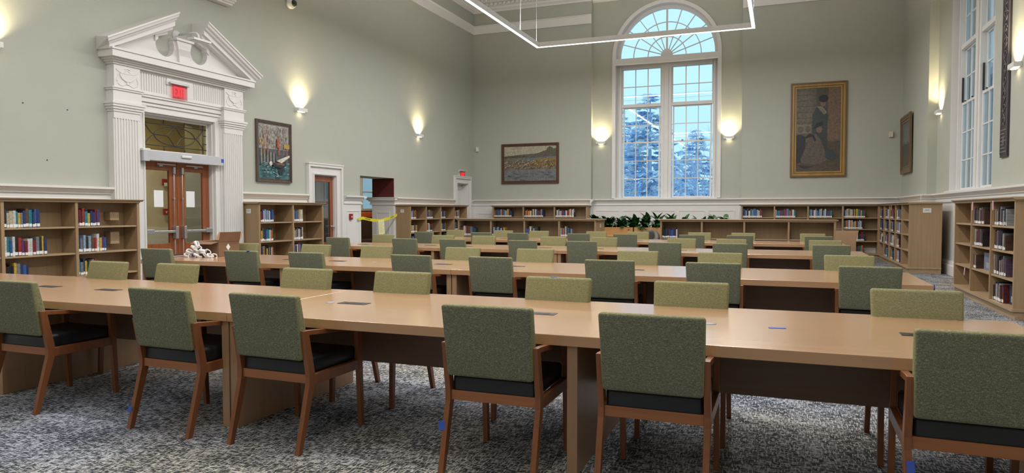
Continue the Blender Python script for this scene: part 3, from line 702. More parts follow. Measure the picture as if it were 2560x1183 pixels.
for yy, zz, sl_ in ((15.88, 1.172, -0.136), (17.12, 1.219, 0.22)):
    fc = bpy.data.curves.new('lettering', 'FONT'); fc.body = 'CAUTION'; fc.size = 0.055; fc.extrude = 0.0005; fc.align_x = 'CENTER'; fc.align_y = 'CENTER'
    tmp = bpy.data.objects.new('text_shape', fc); COL.objects.link(tmp); bpy.context.view_layer.update()
    me = bpy.data.meshes.new_from_object(tmp.evaluated_get(bpy.context.evaluated_depsgraph_get())); bpy.data.objects.remove(tmp)
    me.materials.clear(); me.materials.append(MATS['black_plastic'])
    fo = bpy.data.objects.new('lettering', me); COL.objects.link(fo); fo.parent = ct
    fo.matrix_basis = Matrix.Translation((XL + (0.072 if yy < 16.5 else 0.089), yy, zz)) @ Matrix.Rotation(math.atan(sl_), 4, 'X') @ Matrix.Rotation(PI / 2, 4, 'Z') @ Matrix.Rotation(PI / 2, 4, 'X')
ynote = MB().box(0, 0.004, -0.15, 0.15, -0.40, 0).build('paper_note', 'yellow_paper'); ynote.location = (XL + 0.082, 16.52, 1.14); ynote.rotation_euler = (0.08, 0, 0)
tag(ynote, 'pale yellow handwritten sheet hanging from the caution tape', 'note')
w = MB()
for i in range(9): w.box(0.004, 0.005, -0.12, 0.12 - 0.03 * (i % 3), -0.07 - i * 0.034, -0.064 - i * 0.034)
w.build('handwriting', 'grey_print', ynote)

# ------------------------------------------------------------------ sconces
def sconce(loc, rz, label, power=1.0):
    s_ = empty('wall_sconce', label, 'wall lamp', loc, rz, None)
    b_ = MB(); b_.box(-0.16, 0.16, -0.115, -0.10, -0.035, 0.045); b_.box(-0.16, -0.145, -0.10, 0, -0.035, 0.045); b_.box(0.145, 0.16, -0.10, 0, -0.035, 0.045)
    b_.box(-0.145, 0.145, -0.012, 0, -0.035, 0.045)
    b_.build('housing', 'white_plastic', s_, 0.004)
    MB().prism([(-0.10, -0.012), (0.10, -0.012), (0.07, -0.05), (-0.07, -0.05)], 1, -0.095, -0.02).build('bulb_cover', 'warm_glow', s_)
    wc = (1.0, 0.80, 0.46)
    up = area('sconce_light', (0, 0, 0), (PI - 0.22, 0, 0), 0.16, 0.04, 25 * power, wc, 2.0); up.parent = s_; up.location = (0, -0.085, 0.03)
    dn = area('sconce_light', (0, 0, 0), (0, 0, 0), 0.10, 0.04, 0.35 * power, wc); dn.parent = s_; dn.location = (0, -0.055, -0.055)
sconce((XL, 6.45, 3.72), LW, 'lit wall lamp on the door wall at the near side of the pediment')
sconce((XL, 13.19, 3.70), LW, 'lit wall lamp above the harbour painting beside the double doors')
sconce((XL, 18.79, 3.68), LW, 'lit wall lamp on the door wall nearest the far corner')
sconce((-5.70, RB, 3.68), 0, 'lit wall lamp between the arched window and the river painting')
sconce((-1.56, RB, 3.70), 0, 'lit wall lamp between the arched window and the gilt framed painting')
sconce((RR, 18.78, 3.68), RW, 'lit wall lamp between small gilt painting and the side window')
sconce((RR, 13.12, 3.66), RW, 'lit wall lamp beside the tall dark ornamented panel')

# ------------------------------------------------------------------ pendant light
def pendant(y0, y1, label):
    p = empty('pendant_lamp', label, 'ceiling lamp', ((FX0 + FX1) / 2, (y0 + y1) / 2, FZ)); hx = (FX1 - FX0) / 2; hy = (y1 - y0) / 2; t = 0.045
    for s_ in (-1, 1):
        MB().box(s_ * hx - t, s_ * hx + t, -hy - t, hy + t, 0.0, 0.13).build('housing_bar', 'white_plastic', p, 0.004)
        MB().box(-hx + t, hx - t, s_ * hy - t, s_ * hy + t, 0.0, 0.13).build('housing_bar', 'white_plastic', p, 0.004)
        MB().box(s_ * hx - 0.038, s_ * hx + 0.038, -hy - 0.038, hy + 0.038, -0.008, 0.0).build('diffuser', 'lamp_glow', p)
        MB().box(-hx + 0.038, hx - 0.038, s_ * hy - 0.038, s_ * hy + 0.038, -0.008, 0.0).build('diffuser', 'lamp_glow', p)
        for q in (-0.985, -0.33, 0.33, 0.985):
            MB().tube([(s_ * hx, q * hy, 0.13), (s_ * hx, q * hy, ZC - FZ)], 0.0025, 6).build('suspension_wire', 'grey_enamel', p)
    MB().tube([(-hx, hy * 0.80, 0.13), (-hx + 0.01, hy * 0.80, 0.9), (-hx - 0.02, hy * 0.803, 1.1), (-hx, hy * 0.80, ZC - FZ)], 0.006, 6).build('power_cord', 'white_plastic', p)
pendant(4.6, 18.7, 'huge rectangular pendant light ring hanging on wires over the tables')
pendant(-5.2, 3.0, 'unseen pendant light ring added behind the viewpoint for more room light')

# ------------------------------------------------------------------ tables
def make_table(L, flip, label, loc, holes):
    """top spans local x 0..L, y 0..1.37; panel legs at both ends and mid"""
    t = empty('reading_table', label, 'table', loc, 0, None)
    MB().box(0, L, 0, 1.37, 0.683, 0.74).build('tabletop', 'maple', t, 0.003)
    for x_ in (0.004, L / 2 - 0.028, L - 0.060):
        MB().box(x_, x_ + 0.056, 0.02, 1.30, 0, 0.683).build('leg', 'maple_leg', t, 0.002)
    for a, b_ in ((0.062, L / 2 - 0.03), (L / 2 + 0.03, L - 0.062)):
        MB().box(a, b_, 0.64, 0.68, 0.35, 0.683).build('modesty_panel', 'walnut_panel', t)
    for x_, y_, kind in holes:
        if kind:
            b_ = MB().box(x_ - 0.11, x_ + 0.11, y_ - 0.045, y_ + 0.045, 0.7395, 0.743).build('power_outlet', 'dark_metal', t, 0.001)
            MB().box(x_ - 0.07, x_ + 0.07, y_ - 0.018, y_ + 0.018, 0.743, 0.7445).build('socket_strip', 'black_plastic', b_)
        else: MB().lathe([(0.002, 0.7395), (0.033, 0.7395), (0.033, 0.742), (0.002, 0.742)], 16, c=(x_, y_, 0)).build('cable_grommet', 'grey_print', t)
ROWS = [(3.43, 1.27, -3.27, -7.70), (6.86, 1.24, -3.38, -8.0), (10.84, 1.2, -3.41, -8.0), (14.42, 1.16, -3.40, -7.95)]
ordn = ['nearest-row', 'second-row', 'third-row', 'last-row']
ordn = ['front row', 'second row', 'third row', 'fourth row']
for ri, (yf, xa, xb, xc) in enumerate(ROWS):
    for side, (x0, x1) in enumerate(((xc, xb), (xb, xa))):
        L = x1 - x0 - 0.003
        hs = [(L * 0.10, 0.65, 1), (L * 0.42, 0.66, 1), (L * 0.58, 0.66, 1), (L * 0.91, 0.65, 1), (L * 0.30, 0.64, 0), (L * 0.70, 0.64, 0)]
        if side: hs = [(L * 0.11, 0.67, 1), (L * 0.41, 0.68, 1), (L * 0.875, 0.66, 1), (L * 0.07, 0.65, 0), (L * 0.64, 0.65, 0)]
        make_table(L, 0, 'long maple reading table, %s, %s half' % (ordn[ri], 'window-wall' if side else 'door-wall'), (x0, yf, 0), hs)

# ------------------------------------------------------------------ chairs
def make_chair():
    c = empty('armchair', 'x', 'chair', (0, 0, 0))
    W2, T = 0.266, 0.030
    for s_ in (-1, 1):
        xo, xi = s_ * W2, s_ * (W2 - T)
        a, b_ = srt(xi, xo)
        post = [(-0.325, 0.0), (-0.290, 0.0), (-0.175, 0.375), (-0.172, 0.45), (-0.225, 0.70), (-0.268, 0.70), (-0.222, 0.43), (-0.226, 0.38)]
        MB().prism(post, 0, a, b_).build('back_leg', 'cherry', c, 0.002, fix=True)
        fl_ = [(0.290, 0.0), (0.322, 0.0), (0.300, 0.655), (0.252, 0.655)]
        MB().prism(fl_, 0, a, b_).build('front_leg', 'cherry', c, 0.002, fix=True)
        MB().prism([(-0.226, 0.672), (0.252, 0.628), (0.252, 0.655), (-0.226, 0.70)], 0, a, b_).build('armrest', 'cherry', c, 0.002, fix=True)
        MB().prism([(-0.18, 0.375), (0.264, 0.375), (0.26, 0.435), (-0.175, 0.435)], 0, a, b_).build('side_rail', 'cherry', c, 0.002, fix=True)
    MB().box(-W2 + T, W2 - T, -0.212, -0.188, 0.385, 0.437).build('back_rail', 'cherry_rail', c, 0.002)
    MB().box(-W2 + T, W2 - T, 0.262, 0.288, 0.375, 0.435).build('front_rail', 'cherry_rail', c, 0.002)
    MB().box(-W2 + T + 0.004, W2 - T - 0.004, -0.205, 0.285, 0.420, 0.520).build('seat', 'black_vinyl', c, 0.022, 4, True)
    bk = MB(); wt, wb = 0.247, 0.236
    pf = [(-0.262, 0.524), (-0.165, 0.524), (-0.262, 0.905), (-0.318, 0.905)]
    n = 6
    bk.add([(-wb, pf[0][0], pf[0][1]), (wb, pf[0][0], pf[0][1]), (wb, pf[1][0], pf[1][1]), (-wb, pf[1][0], pf[1][1]),
            (-wt, pf[3][0], pf[3][1]), (wt, pf[3][0], pf[3][1]), (wt, pf[2][0], pf[2][1]), (-wt, pf[2][0], pf[2][1])],
           [(0, 3, 2, 1), (4, 5, 6, 7), (0, 1, 5, 4), (1, 2, 6, 5), (2, 3, 7, 6), (3, 0, 4, 7)])
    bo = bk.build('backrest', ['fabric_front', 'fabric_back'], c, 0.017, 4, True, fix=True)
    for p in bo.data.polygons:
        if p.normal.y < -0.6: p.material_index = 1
    return c
proto = make_chair(); index_kids()
CH = {
 (0, 0): ([-4.97, -3.59, -2.78, -1.385, -0.555, 0.765], 3.50), (0, 1): ([-7.2, -6.0, -5.13, -3.70, -2.78, -1.50, -0.555, 0.77], 4.50),
 (1, 0): ([-7.48, -6.11, -5.14, -3.77, -2.82, -1.56, -0.58, 0.73], 6.95), (1, 1): ([-7.50, -6.22, -5.20, -3.89, -2.89, -1.59, -0.64, 0.70], 7.98),
 (2, 0): ([-7.53, -6.13, -5.20, -3.94, -2.94, -1.64, -0.69, 0.66], 10.92), (2, 1): ([-7.60, -6.24, -5.35, -3.93, -2.98, -1.61, -0.78, 0.67], 12.02),
 (3, 0): ([-7.66, -6.24, -5.35, -3.99, -3.0, -1.645, -0.735, 0.66], 14.47), (3, 1): ([-7.64, -6.34, -5.41, -4.01, -3.03, -1.66, -0.75, 0.63], 15.50)}
nth = ['first', 'second', 'third', 'fourth', 'fifth', 'sixth', 'seventh', 'eighth']
first = True
GR = 'olive upholstered armchairs at the reading tables'
for (ri, far), (xs, yc) in CH.items():
    rot = PI if far else 0.0
    n = len(xs)
    for i, x_ in enumerate(xs):
        if ri == 0 and far and i == 0: continue
        o = proto if first else copy_tree(proto)
        first = False
        j = random.uniform(-0.035, 0.035) if not (ri == 0 and not far) else (0, -0.03, -0.02, 0.01, 0.0, -0.02)[i]
        o.location = (x_, yc + random.uniform(-0.02, 0.02) * (ri > 0), 0); o.rotation_euler = (0, 0, rot + j)
        o['label'] = 'olive armchair, %s from the window wall, on the %s side of the %s table' % (nth[n - 1 - i], 'far' if far else 'near', ordn[ri].replace(' ', '-'))
        o['category'] = 'chair'; o['group'] = GR

# ------------------------------------------------------------------ bookcases and books
BOOKS = []       # (area, dict)
def bookcase(label, loc, rz, L, D, H, nb, shelves, books, double=False, plate=None, where=''):
    """local: x 0..L along the front, y 0 front .. D back; shelves = z of each board's top; books = {(bay,row): n}"""
    b_ = empty('bookcase', label, 'bookcase', loc, rz); t = 0.045; bw = (L - t) / nb; zb = shelves[0]
    st = H - 0.055
    for x_ in (0, L - t): MB().box(x_, x_ + t, 0, D, zb - 0.01, st).build('side_panel', 'oak', b_, 0.002)
    for i in range(1, nb): MB().box(i * bw, i * bw + t, 0, D - 0.02, zb, st).build('divider', 'oak', b_, 0.002)
    if double: MB().box(t, L - t, D / 2 - 0.01, D / 2 + 0.01, zb, st).build('back_panel', 'oak', b_)
    else: MB().box(t, L - t, min(D, 0.5) - 0.02, D, zb, st).build('back_panel', 'oak', b_)
    top = MB(); top.box(-0.01, L + 0.01, -0.012, D + (0.012 if double else 0), st, H - 0.03)
    top.prism([(-0.015, H - 0.035), (-0.05, H - 0.012), (-0.05, H), (D + (0.05 if double else 0), H), (D + (0.015 if double else 0), H - 0.035)], 0, -0.05, L + 0.05)
    top.build('top', 'oak_shelf', b_, fix=True)
    bs = MB(); bs.box(0.0, L, 0.02, D - (0.02 if double else 0), 0, zb - 0.035); bs.box(-0.02, L + 0.02, -0.02, D + (0.02 if double else 0), zb - 0.035, zb)
    bs.build('base', 'oak_shelf', b_, 0.002)
    for i in range(nb):
        x0 = i * bw + t; x1 = (i + 1) * bw
        for r_, z in enumerate(shelves[1:]):
            MB().box(x0 + 0.003, x1 - 0.003, 0.012, (D / 2 - 0.012) if double else min(D, 0.5) - 0.022, z - 0.024, z).build('shelf', 'oak_shelf', b_, 0.001)
    if plate:
        px_, py_, side = plate
        if side == 'end0': p_ = MB().box(-0.006, 0, py_ - 0.055, py_ + 0.055, 1.34, 1.43)
        if side == 'endL': p_ = MB().box(L, L + 0.006, py_ - px_ / 2, py_ + px_ / 2, H - 0.235, H - 0.135)
        p_ = p_.build('label_plate', 'white_plastic', b_)
        g_ = MB()
        for q in range(2):
            if side == 'end0': g_.box(-0.007, -0.006, py_ - 0.035, py_ + 0.035, 1.40 - q * 0.02, 1.41 - q * 0.02)
            else: g_.box(L + 0.006, L + 0.007, py_ - px_ / 4, py_ + px_ / 4, H - 0.175 - q * 0.02, H - 0.165 - q * 0.02)
        g_.build('printed_text', 'grey_print', p_)
    R_ = len(shelves) - 1
    rown = {0: 'bottom shelf', R_: 'top shelf', R_ - 1: 'second shelf down', R_ - 2: 'third shelf down'}
    for (bay, row), spec in books.items():
        n, style = spec if isinstance(spec, tuple) else (spec, None)
        x_ = bay * bw + t + 0.006; z = shelves[row]
        lim = (bay + 1) * bw - 0.01
        clear = (shelves[row + 1] if row + 1 <= R_ else st) - z - 0.04
        for q in range(n):
            th = random.uniform(0.022, 0.050) if not style else random.uniform(0.022, 0.042)
            if x_ + th > lim: break
            h = min(clear, random.uniform(0.20, 0.275)); d = random.uniform(0.15, 0.20)
            c = random.choice(PALD if style else PAL)
            BOOKS.append(dict(root=b_, p=(x_, 0.035 + random.uniform(0, 0.012), z), th=th, h=h, d=d, col=c, q=q, where=where, bay=bay, row=rown.get(row, 'low shelf'), rz=rz))
            x_ += th + 0.0012
        if n >= 4 and bay % 2 == 0:
            ENDS.append((b_, x_ + 0.002, z, '%s, %s' % (rown.get(row), where), bay))
    return b_
PALD = [('black', (.015, .015, .018)), ('maroon', (.10, .018, .025)), ('dark brown', (.07, .035, .025)), ('grey', (.16, .16, .17)), ('cream', (.45, .40, .30)), ('dusky purple', (.10, .06, .10)), ('dark navy', (.018, .025, .07)), ('pale grey', (.32, .33, .34)), ('brown', (.12, .06, .04)), ('black', (.02, .02, .02))]
ENDS = []
PAL = [('white', (.66, .65, .62)), ('cream', (.58, .50, .36)), ('navy', (.025, .04, .13)), ('black', (.02, .02, .025)), ('dark red', (.23, .02, .03)), ('red', (.42, .03, .03)),
       ('blue', (.05, .12, .34)), ('pale blue', (.28, .40, .54)), ('grey', (.22, .22, .24)), ('brown', (.15, .07, .04)), ('dark green', (.03, .10, .07)), ('teal', (.03, .22, .26)),
       ('purple', (.10, .05, .18)), ('orange', (.55, .17, .04)), ('yellow', (.62, .42, .05)), ('white', (.70, .69, .66)), ('navy', (.03, .05, .16)), ('black', (.03, .03, .035)), ('pale grey', (.42, .42, .44))]
PAL = [(n_, tuple(0.8 * x_ for x_ in c_)) for n_, c_ in PAL]
SHL = [0.10, 0.41, 0.76, 1.155]; SHR = [0.14, 0.50, 0.85, 1.18]
bookcase('oak wall bookcase of three bays before the near pilaster of the double doors', (-9.86, 5.20, 0), LW, 3.25, 0.33, 1.575, 3, SHL,
         {(1, 3): 13, (1, 2): 15, (1, 1): 9, (2, 3): 10, (2, 2): 11, (2, 1): 10}, where='bookcase before the double doors')
bookcase('oak wall bookcase of two bays between the double doors and glazed door', (-9.86, 11.26, 0), LW, 2.13, 0.48, 1.575, 2, SHL,
         {(0, 3): 12, (0, 2): 11, (0, 1): 12, (1, 3): 9, (1, 2): 10, (1, 1): 9}, plate=(0, 0.26, 'end0'), where='bookcase under the harbour painting')
bookcase('oak wall bookcase of four bays beyond the taped side opening', (-9.86, 17.42, 0), LW, 3.85, 0.48, 1.575, 4, SHL,
         {(i, r_): 11 for i in range(4) for r_ in (1, 2, 3)}, plate=(0, 0.26, 'end0'), where='bookcase beyond the caution tape')
bookcase('oak back wall bookcase of three bays under the river landscape painting', (-9.44, 22.48, 0), 0, 3.42, 0.40, 1.575, 3, SHR,
         {(0, 3): 17, (1, 3): 17, (2, 3): 17, (0, 2): 12, (1, 2): 12}, where='bookcase under the river painting')
bookcase('oak back wall bookcase of four bays under the large gilt framed painting', (-1.14, 22.48, 0), 0, 3.80, 0.40, 1.575, 4, SHR,
         {(0, 3): 15, (1, 3): 15, (2, 3): 16, (3, 3): 15, (3, 2): 15, (3, 1): 15, (3, 0): 14, (2, 2): 10}, where='bookcase under the gilt painting')
bookcase('oak bookcase of five bays along the window wall in the far corner', (2.63, 22.46, 0), RW, 5.10, 0.63, 1.575, 5, SHR,
         {(i, r_): 12 for i in (1, 2) for r_ in range(4)} | {(3, 3): 12, (3, 2): 12, (3, 1): 12, (3, 0): 12, (0, 3): 10, (0, 2): 10, (0, 1): 10}, plate=(0.16, 0.34, 'endL'), where='corner bookcase on the window wall')
bookcase('oak bookcase of three bays below the side window, nearest on that wall', (2.75, 13.68, 0), RW, 3.26, 0.50, 1.56, 3, SHR,
         {(1, 3): (16, 1), (1, 2): (15, 1), (1, 1): (4, 1), (2, 3): (17, 1), (2, 2): (15, 1), (2, 1): (16, 1), (2, 0): (14, 1)}, where='bookcase below the side window')
bookcase('low double-sided oak bookcase standing free on the door side of the planter', (-8.64, 18.0, 0), 0, 4.06, 0.95, 1.165, 4, [0.24, 0.69],
         {(0, 1): 12, (1, 1): 10, (2, 1): 10, (3, 1): 9, (0, 0): 8}, True, plate=(0.08, 0.5, 'endL'), where='low bookcase on the door side')
bookcase('low double-sided oak bookcase with mostly empty shelves beside the grey club chair', (-2.89, 18.0, 0), 0, 4.11, 0.95, 1.165, 4, [0.24, 0.69],
         {(0, 1): 10}, True, where='low bookcase by the club chair')
bpy.context.view_layer.update()
# projected size decides which books are built one by one
inv = cam.matrix_world.inverted()
def seen(p):
    v = inv @ Vector(p); return (-v.z, 24.384 / 36 * 2560 * v.x / -v.z + 1280, 591.5 - 24.384 / 36 * 2560 * v.y / -v.z)
for b_ in BOOKS:
    wp = rz_world(b_['root'], (b_['p'][0], b_['p'][1], b_['p'][2] + b_['h'] / 2)); dz, u, v = seen(wp)
    b_['wp'] = rz_world(b_['root'], b_['p'])
    b_['px'] = (b_['th'] * b_['h'] / dz ** 2) if (dz > 1 and -5 < u < 2565 and v < 1190) else 0
def book_mesh():
    mb = MB()    # unit book: thickness x 0..1, depth y 0..1, height z 0..1, spine at y=0
    mb.add([(0.03, 0, 0), (0.97, 0, 0), (1, 0.05, 0), (1, 1, 0), (0.92, 1, 0), (0.92, 0.06, 0), (0.08, 0.06, 0), (0.08, 1, 0), (0, 1, 0), (0, 0.05, 0)] +
           [(0.03, 0, 1), (0.97, 0, 1), (1, 0.05, 1), (1, 1, 1), (0.92, 1, 1), (0.92, 0.06, 1), (0.08, 0.06, 1), (0.08, 1, 1), (0, 1, 1), (0, 0.05, 1)],
           [(i, (i + 1) % 10, (i + 1) % 10 + 10, i + 10) for i in range(10)] + [(10, 11, 12, 15, 16, 19), (12, 13, 14, 15), (19, 16, 17, 18), (0, 9, 6, 5, 2, 1), (2, 5, 4, 3), (9, 8, 7, 6)])
    mb.box(0.08, 0.92, 0.06, 0.97, 0.02, 0.975, 1)
    mb.box(0.05, 0.95, -0.006, 0.01, 0.05, 0.22, 2)
    return mb.build('book', ['book_cover', 'book_page', 'book_label'], None, fix=True)
bproto = book_mesh()
BOOKS.sort(key=lambda d: -d['px'])
nthb = ['first', 'second', 'third', 'fourth', 'fifth', 'sixth', 'seventh', 'eighth', 'ninth', 'tenth', 'eleventh', 'twelfth', 'thirteenth', 'fourteenth', 'fifteenth', 'sixteenth', 'seventeenth', 'eighteenth']
bayn = ['first', 'second', 'third', 'fourth', 'fifth']
rest = MB(); cnt = 0
for b_ in BOOKS:
    if b_['px'] <= 0: continue
    if cnt < 295:
        o = bproto if cnt == 0 else bproto.copy()
        if cnt: COL.objects.link(o)
        o.location = b_['wp']; o.rotation_euler = (0, 0, b_['rz']); o.scale = (b_['th'], b_['d'], b_['h']); o.color = (*b_['col'][1], 1)
        o['label'] = '%s book, %s in %s bay, %s, %s' % (b_['col'][0], nthb[b_['q']], bayn[b_['bay']], b_['row'], b_['where']); o['category'] = 'book'; o['group'] = 'library books, ' + b_['where']
        cnt += 1
    else:
        n0 = len(rest.v); rest.box(0, b_['th'], 0, b_['d'], 0, b_['h'], 0, b_['col'][1]); rest.box(0.002, b_['th'] - 0.002, -0.002, 0, 0.012, 0.05, 0, (.75, .75, .73))
        c_, s_ = math.cos(b_['rz']), math.sin(b_['rz']); wp = b_['wp']
        for i in range(n0, len(rest.v)):
            x_, y_, z_ = rest.v[i]; rest.v[i] = (wp.x + c_ * x_ - s_ * y_, wp.y + s_ * x_ + c_ * y_, wp.z + z_)
if rest.v:
    o = rest.build('distant_books', 'plain_painted'); tag(o, 'rows of small distant library books on the far bookcases', 'books'); o['kind'] = 'stuff'
for i, (b_, x_, z, lab, bay) in enumerate(ENDS):
    if i > 24: break
    e = MB().prism([(0, 0), (0.16, 0), (0.16, 0.03), (0.10, 0.15), (0.0, 0.16)], 0, 0, 0.004).build('bookend', 'black_plastic', None)
    e.location = rz_world(b_, (x_, 0.05, z)); e.rotation_euler = (0, 0, b_.rotation_euler.z)
    tag(e, 'black bookend, %s bay, %s' % (bayn[bay], lab), 'bookend', 'black bookends')
# loose shelf blocks in the near bookcase, book covers shown face-out
for i, (z, hh) in enumerate(((1.21, 0.13), (0.82, 0.20))):
    o = MB().box(0, 0.13, 0, 0.16, 0, hh).build('wooden_block', 'oak_shelf', None, 0.003); o.location = (-10.16, 8.05, (1.24, 0.86)[i]); o.rotation_euler = (0, 0, 0)
    tag(o, 'oak-faced junction box at the back of the %s shelf beside the double doors' % ('top', 'second')[i], 'box')
def face_book(x_, z, w_, h_, c, c2, label):
    b_ = empty('display_book', label, 'book', rz_world(NR, (x_, 0.10, z)), RW)
    b_.rotation_euler = (0, 0, RW)
    MB().box(0, w_, 0, 0.02, 0, h_, 0, c).build('cover', 'plain_painted', b_, fix=False)
    MB().box(w_ * 0.2, w_ * 0.75, -0.001, 0, h_ * 0.15, h_ * 0.45, 0, c2).build('cover_picture', 'painted', b_)
NR = [o for o in bpy.data.objects if o.name.startswith('bookcase') and 'nearest on that wall' in o.get('label', '')][0]
bwn = (3.26 - 0.045) / 3
face_book(2 * bwn + 0.74, 1.181, 0.27, 0.30, (0.02, 0.02, 0.02), (0.5, 0.5, 0.45), 'black-covered book shown face-out on the top shelf below the side window')
face_book(2 * bwn + 0.70, 0.851, 0.28, 0.27, (0.45, 0.50, 0.50), (0.45, 0.08, 0.04), 'pale book with a red picture shown face-out below the side window')
face_book(2 * bwn + 0.68, 0.501, 0.30, 0.24, (0.03, 0.025, 0.03), (0.12, 0.08, 0.08), 'dark glossy book shown face-out on the third shelf below the side window')
face_book(2 * bwn + 0.58, 0.141, 0.33, 0.25, (0.03, 0.035, 0.06), (0.4, 0.4, 0.45), 'dark blue book shown face-out on the bottom shelf below the side window')
face_book(1 * bwn + 0.38, 0.501, 0.55, 0.26, (0.16, 0.19, 0.27), (0.32, 0.35, 0.40), 'large blue-grey landscape-format book lying against the third shelf back')
# pink tags on the bookcase edges
for i, (p, rz) in enumerate((((2.575, 19.62, 1.50), 0.1), ((2.695, 12.27, 1.49), 0.15), ((2.695, 11.2, 1.49), -0.1), ((2.735, 12.85, 0.45), 0.4))):
    o = MB().box(0, 0.003, -0.025, 0.025, -0.10, 0.03).build('pink_tag', 'tag_pink', None); o.location = p; o.rotation_euler = (rz, 0, 0)
    tag(o, ('pink paper tag on the top edge of the corner bookcase', 'pink tag on the middle bay top edge, bookcase below the side window', 'pink tag on the near bay top edge, bookcase below the side window', 'pink tag hanging askew from a low empty shelf below the side window')[i], 'tag')

# ------------------------------------------------------------------ paintings
def painting(loc, rz, w_, h_, fw, fm, base, shapes, label, tilt=0.0, liner=None):
    p = empty('painting', label, 'painting', loc, rz); p.rotation_euler = (tilt, 0, rz)
    f = MB()
    for mi, (o0, o1, d0, d1) in enumerate(((0, fw * 0.30, 0.0, 0.055), (fw * 0.30, fw * 0.62, 0.0, 0.042), (fw * 0.62, fw * 0.78, 0.0, 0.028), (fw * 0.78, fw, 0.0, 0.034))):
        mi = (mi + 1) % 2
        a, b_ = w_ / 2 - o0, w_ / 2 - o1; c, d = h_ / 2 - o0, h_ / 2 - o1
        f.box(-a, -b_, -d1, -d0, -c, c, mi); f.box(b_, a, -d1, -d0, -c, c, mi); f.box(-b_, b_, -d1, -d0, d, c, mi); f.box(-b_, b_, -d1, -d0, -c, -d, mi)
    f.build('frame', [fm, {'gilt': 'gilt_dark'}.get(fm, fm)], p, 0.003)
    cv = MB(); a, c = w_ / 2 - fw, h_ / 2 - fw
    for (z0, z1, col) in base: cv.box(-a, a, -0.022, -0.004, -c + 2 * c * z0, -c + 2 * c * z1, 0, col)
    for i, (col, pts) in enumerate(shapes):
        y_ = -0.0224 - i * 0.00012
        vs = [(-a + 2 * a * x_, y_, -c + 2 * c * z_) for x_, z_ in pts]
        ar = sum(vs[q][0] * vs[(q + 1) % len(vs)][2] - vs[(q + 1) % len(vs)][0] * vs[q][2] for q in range(len(vs)))
        cv.add(vs, [tuple(range(len(vs))) if ar > 0 else tuple(range(len(vs)))[::-1]], 0, col)
    cv.build('canvas', 'painted', p)
    return p
def ell(cx, cz, rx, rz, n=14, a0=0, a1=2 * PI): return [(cx + rx * math.cos(a0 + (a1 - a0) * i / n), cz + rz * math.sin(a0 + (a1 - a0) * i / n)) for i in range(n)]
rnd = random.Random(3)
sh = []
for i in range(11): x_ = 0.03 + i * 0.05; sh.append(((.30, .29, .22) if i % 2 else (.04, .045, .06), [(x_, .22), (x_ + .035, .22), (x_ + .035, .55 - i * .008), (x_, .55 - i * .008)]))
for x_, w_ in ((.14, .02), (.27, .03), (.63, .035), (.80, .015), (.90, .015)): sh.append(((.30, .14, .10), [(x_, .45), (x_ + w_, .45), (x_ + w_ * .7, .97), (x_, .97)]))
sh.append(((.35, .10, .07), [(.57, .58), (.66, .58), (.66, .75), (.57, .75)])); sh.append(((.42, .28, .08), [(.80, .58), (1, .58), (1, .66), (.80, .66)])); sh.append(((.38, .24, .10), [(0, .60), (.2, .60), (.22, .70), (0, .72)]))
for i in range(16): x_ = rnd.random(); z_ = rnd.uniform(.0, .28); sh.append((rnd.choice([(.10, .26, .28), (.30, .42, .42), (.03, .07, .10), (.05, .14, .18)]), ell(x_, z_, rnd.uniform(.04, .10), rnd.uniform(.01, .03))))
for i in range(220):
    x_ = rnd.uniform(.01, .93); z_ = rnd.uniform(.56, .94); q_ = rnd.uniform(.02, .06)
    sh.append((rnd.choice([(.38, .38, .34), (.28, .30, .30), (.42, .34, .26), (.24, .27, .29), (.44, .42, .36), (.30, .20, .14)]), [(x_, z_), (x_ + .018, z_ + .004), (x_ + .02 + q_ * .4, z_ + q_), (x_ + q_ * .4, z_ + q_)]))
for x_, w_ in ((.14, .018), (.27, .022), (.63, .030), (.80, .012), (.90, .012)): sh.append(((.30, .13, .09), [(x_, .45), (x_ + w_, .45), (x_ + w_ * .6, .95), (x_ + w_ * .3, .95)]))
sh.append(((.36, .10, .07), [(.57, .58), (.66, .58), (.66, .75), (.57, .75)])); sh.append(((.42, .28, .08), [(.80, .58), (.99, .58), (.99, .66), (.80, .66)]))
for i in range(120):
    x_ = rnd.uniform(.01, .92); z_ = rnd.uniform(.01, .30); sh.append((rnd.choice([(.10, .26, .28), (.36, .46, .45), (.03, .07, .10), (.05, .14, .18), (.20, .34, .35)]), [(x_, z_), (x_ + .05, z_ - .005), (x_ + .06, z_ + .008), (x_ + .01, z_ + .012)]))
sh.append(((.03, .03, .03), [(.34, .30), (.46, .22), (.74, .20), (.84, .26), (.84, .33), (.52, .29)])); sh.append(((.16, .09, .06), [(.48, .30), (.82, .30), (.80, .26), (.55, .26)])); sh.append(((.62, .60, .54), [(.53, .33), (.70, .30), (.97, .42), (.97, .46), (.60, .36)]))
sh.append(((.60, .60, .56), ell(.34, .28, .05, .04))); sh.append(((.02, .03, .05), [(.55, .19), (.80, .19), (.70, .07), (.62, .09)]))
painting((XL, 12.29, 2.675), LW, 1.12, 1.32, 0.075, 'grey_frame', [(0, .30, (.07, .18, .20)), (.30, .55, (.10, .10, .11)), (.55, 1, (.33, .33, .31))], sh, 'harbour painting with moored boat in grey carved frame on the door wall')
sh = [((.11, .10, .08), [(0, .72), (.3, .76), (.6, .78), (.7, .82), (.85, .90), (1, .93), (1, .62), (0, .62)]), ((.07, .06, .05), [(0, .70), (.4, .72), (.4, .66), (0, .66)]), ((.09, .10, .06), ell(.88, .88, .06, .10)), ((.16, .14, .06), [(0, .60), (.5, .66), (.5, .69), (0, .67)]), ((.13, .16, .20), [(0, .54), (1, .62), (1, .70), (.4, .66), (0, .60)]), ((.24, .16, .06), [(.5, .40), (1, .40), (1, .66), (.6, .64)])]
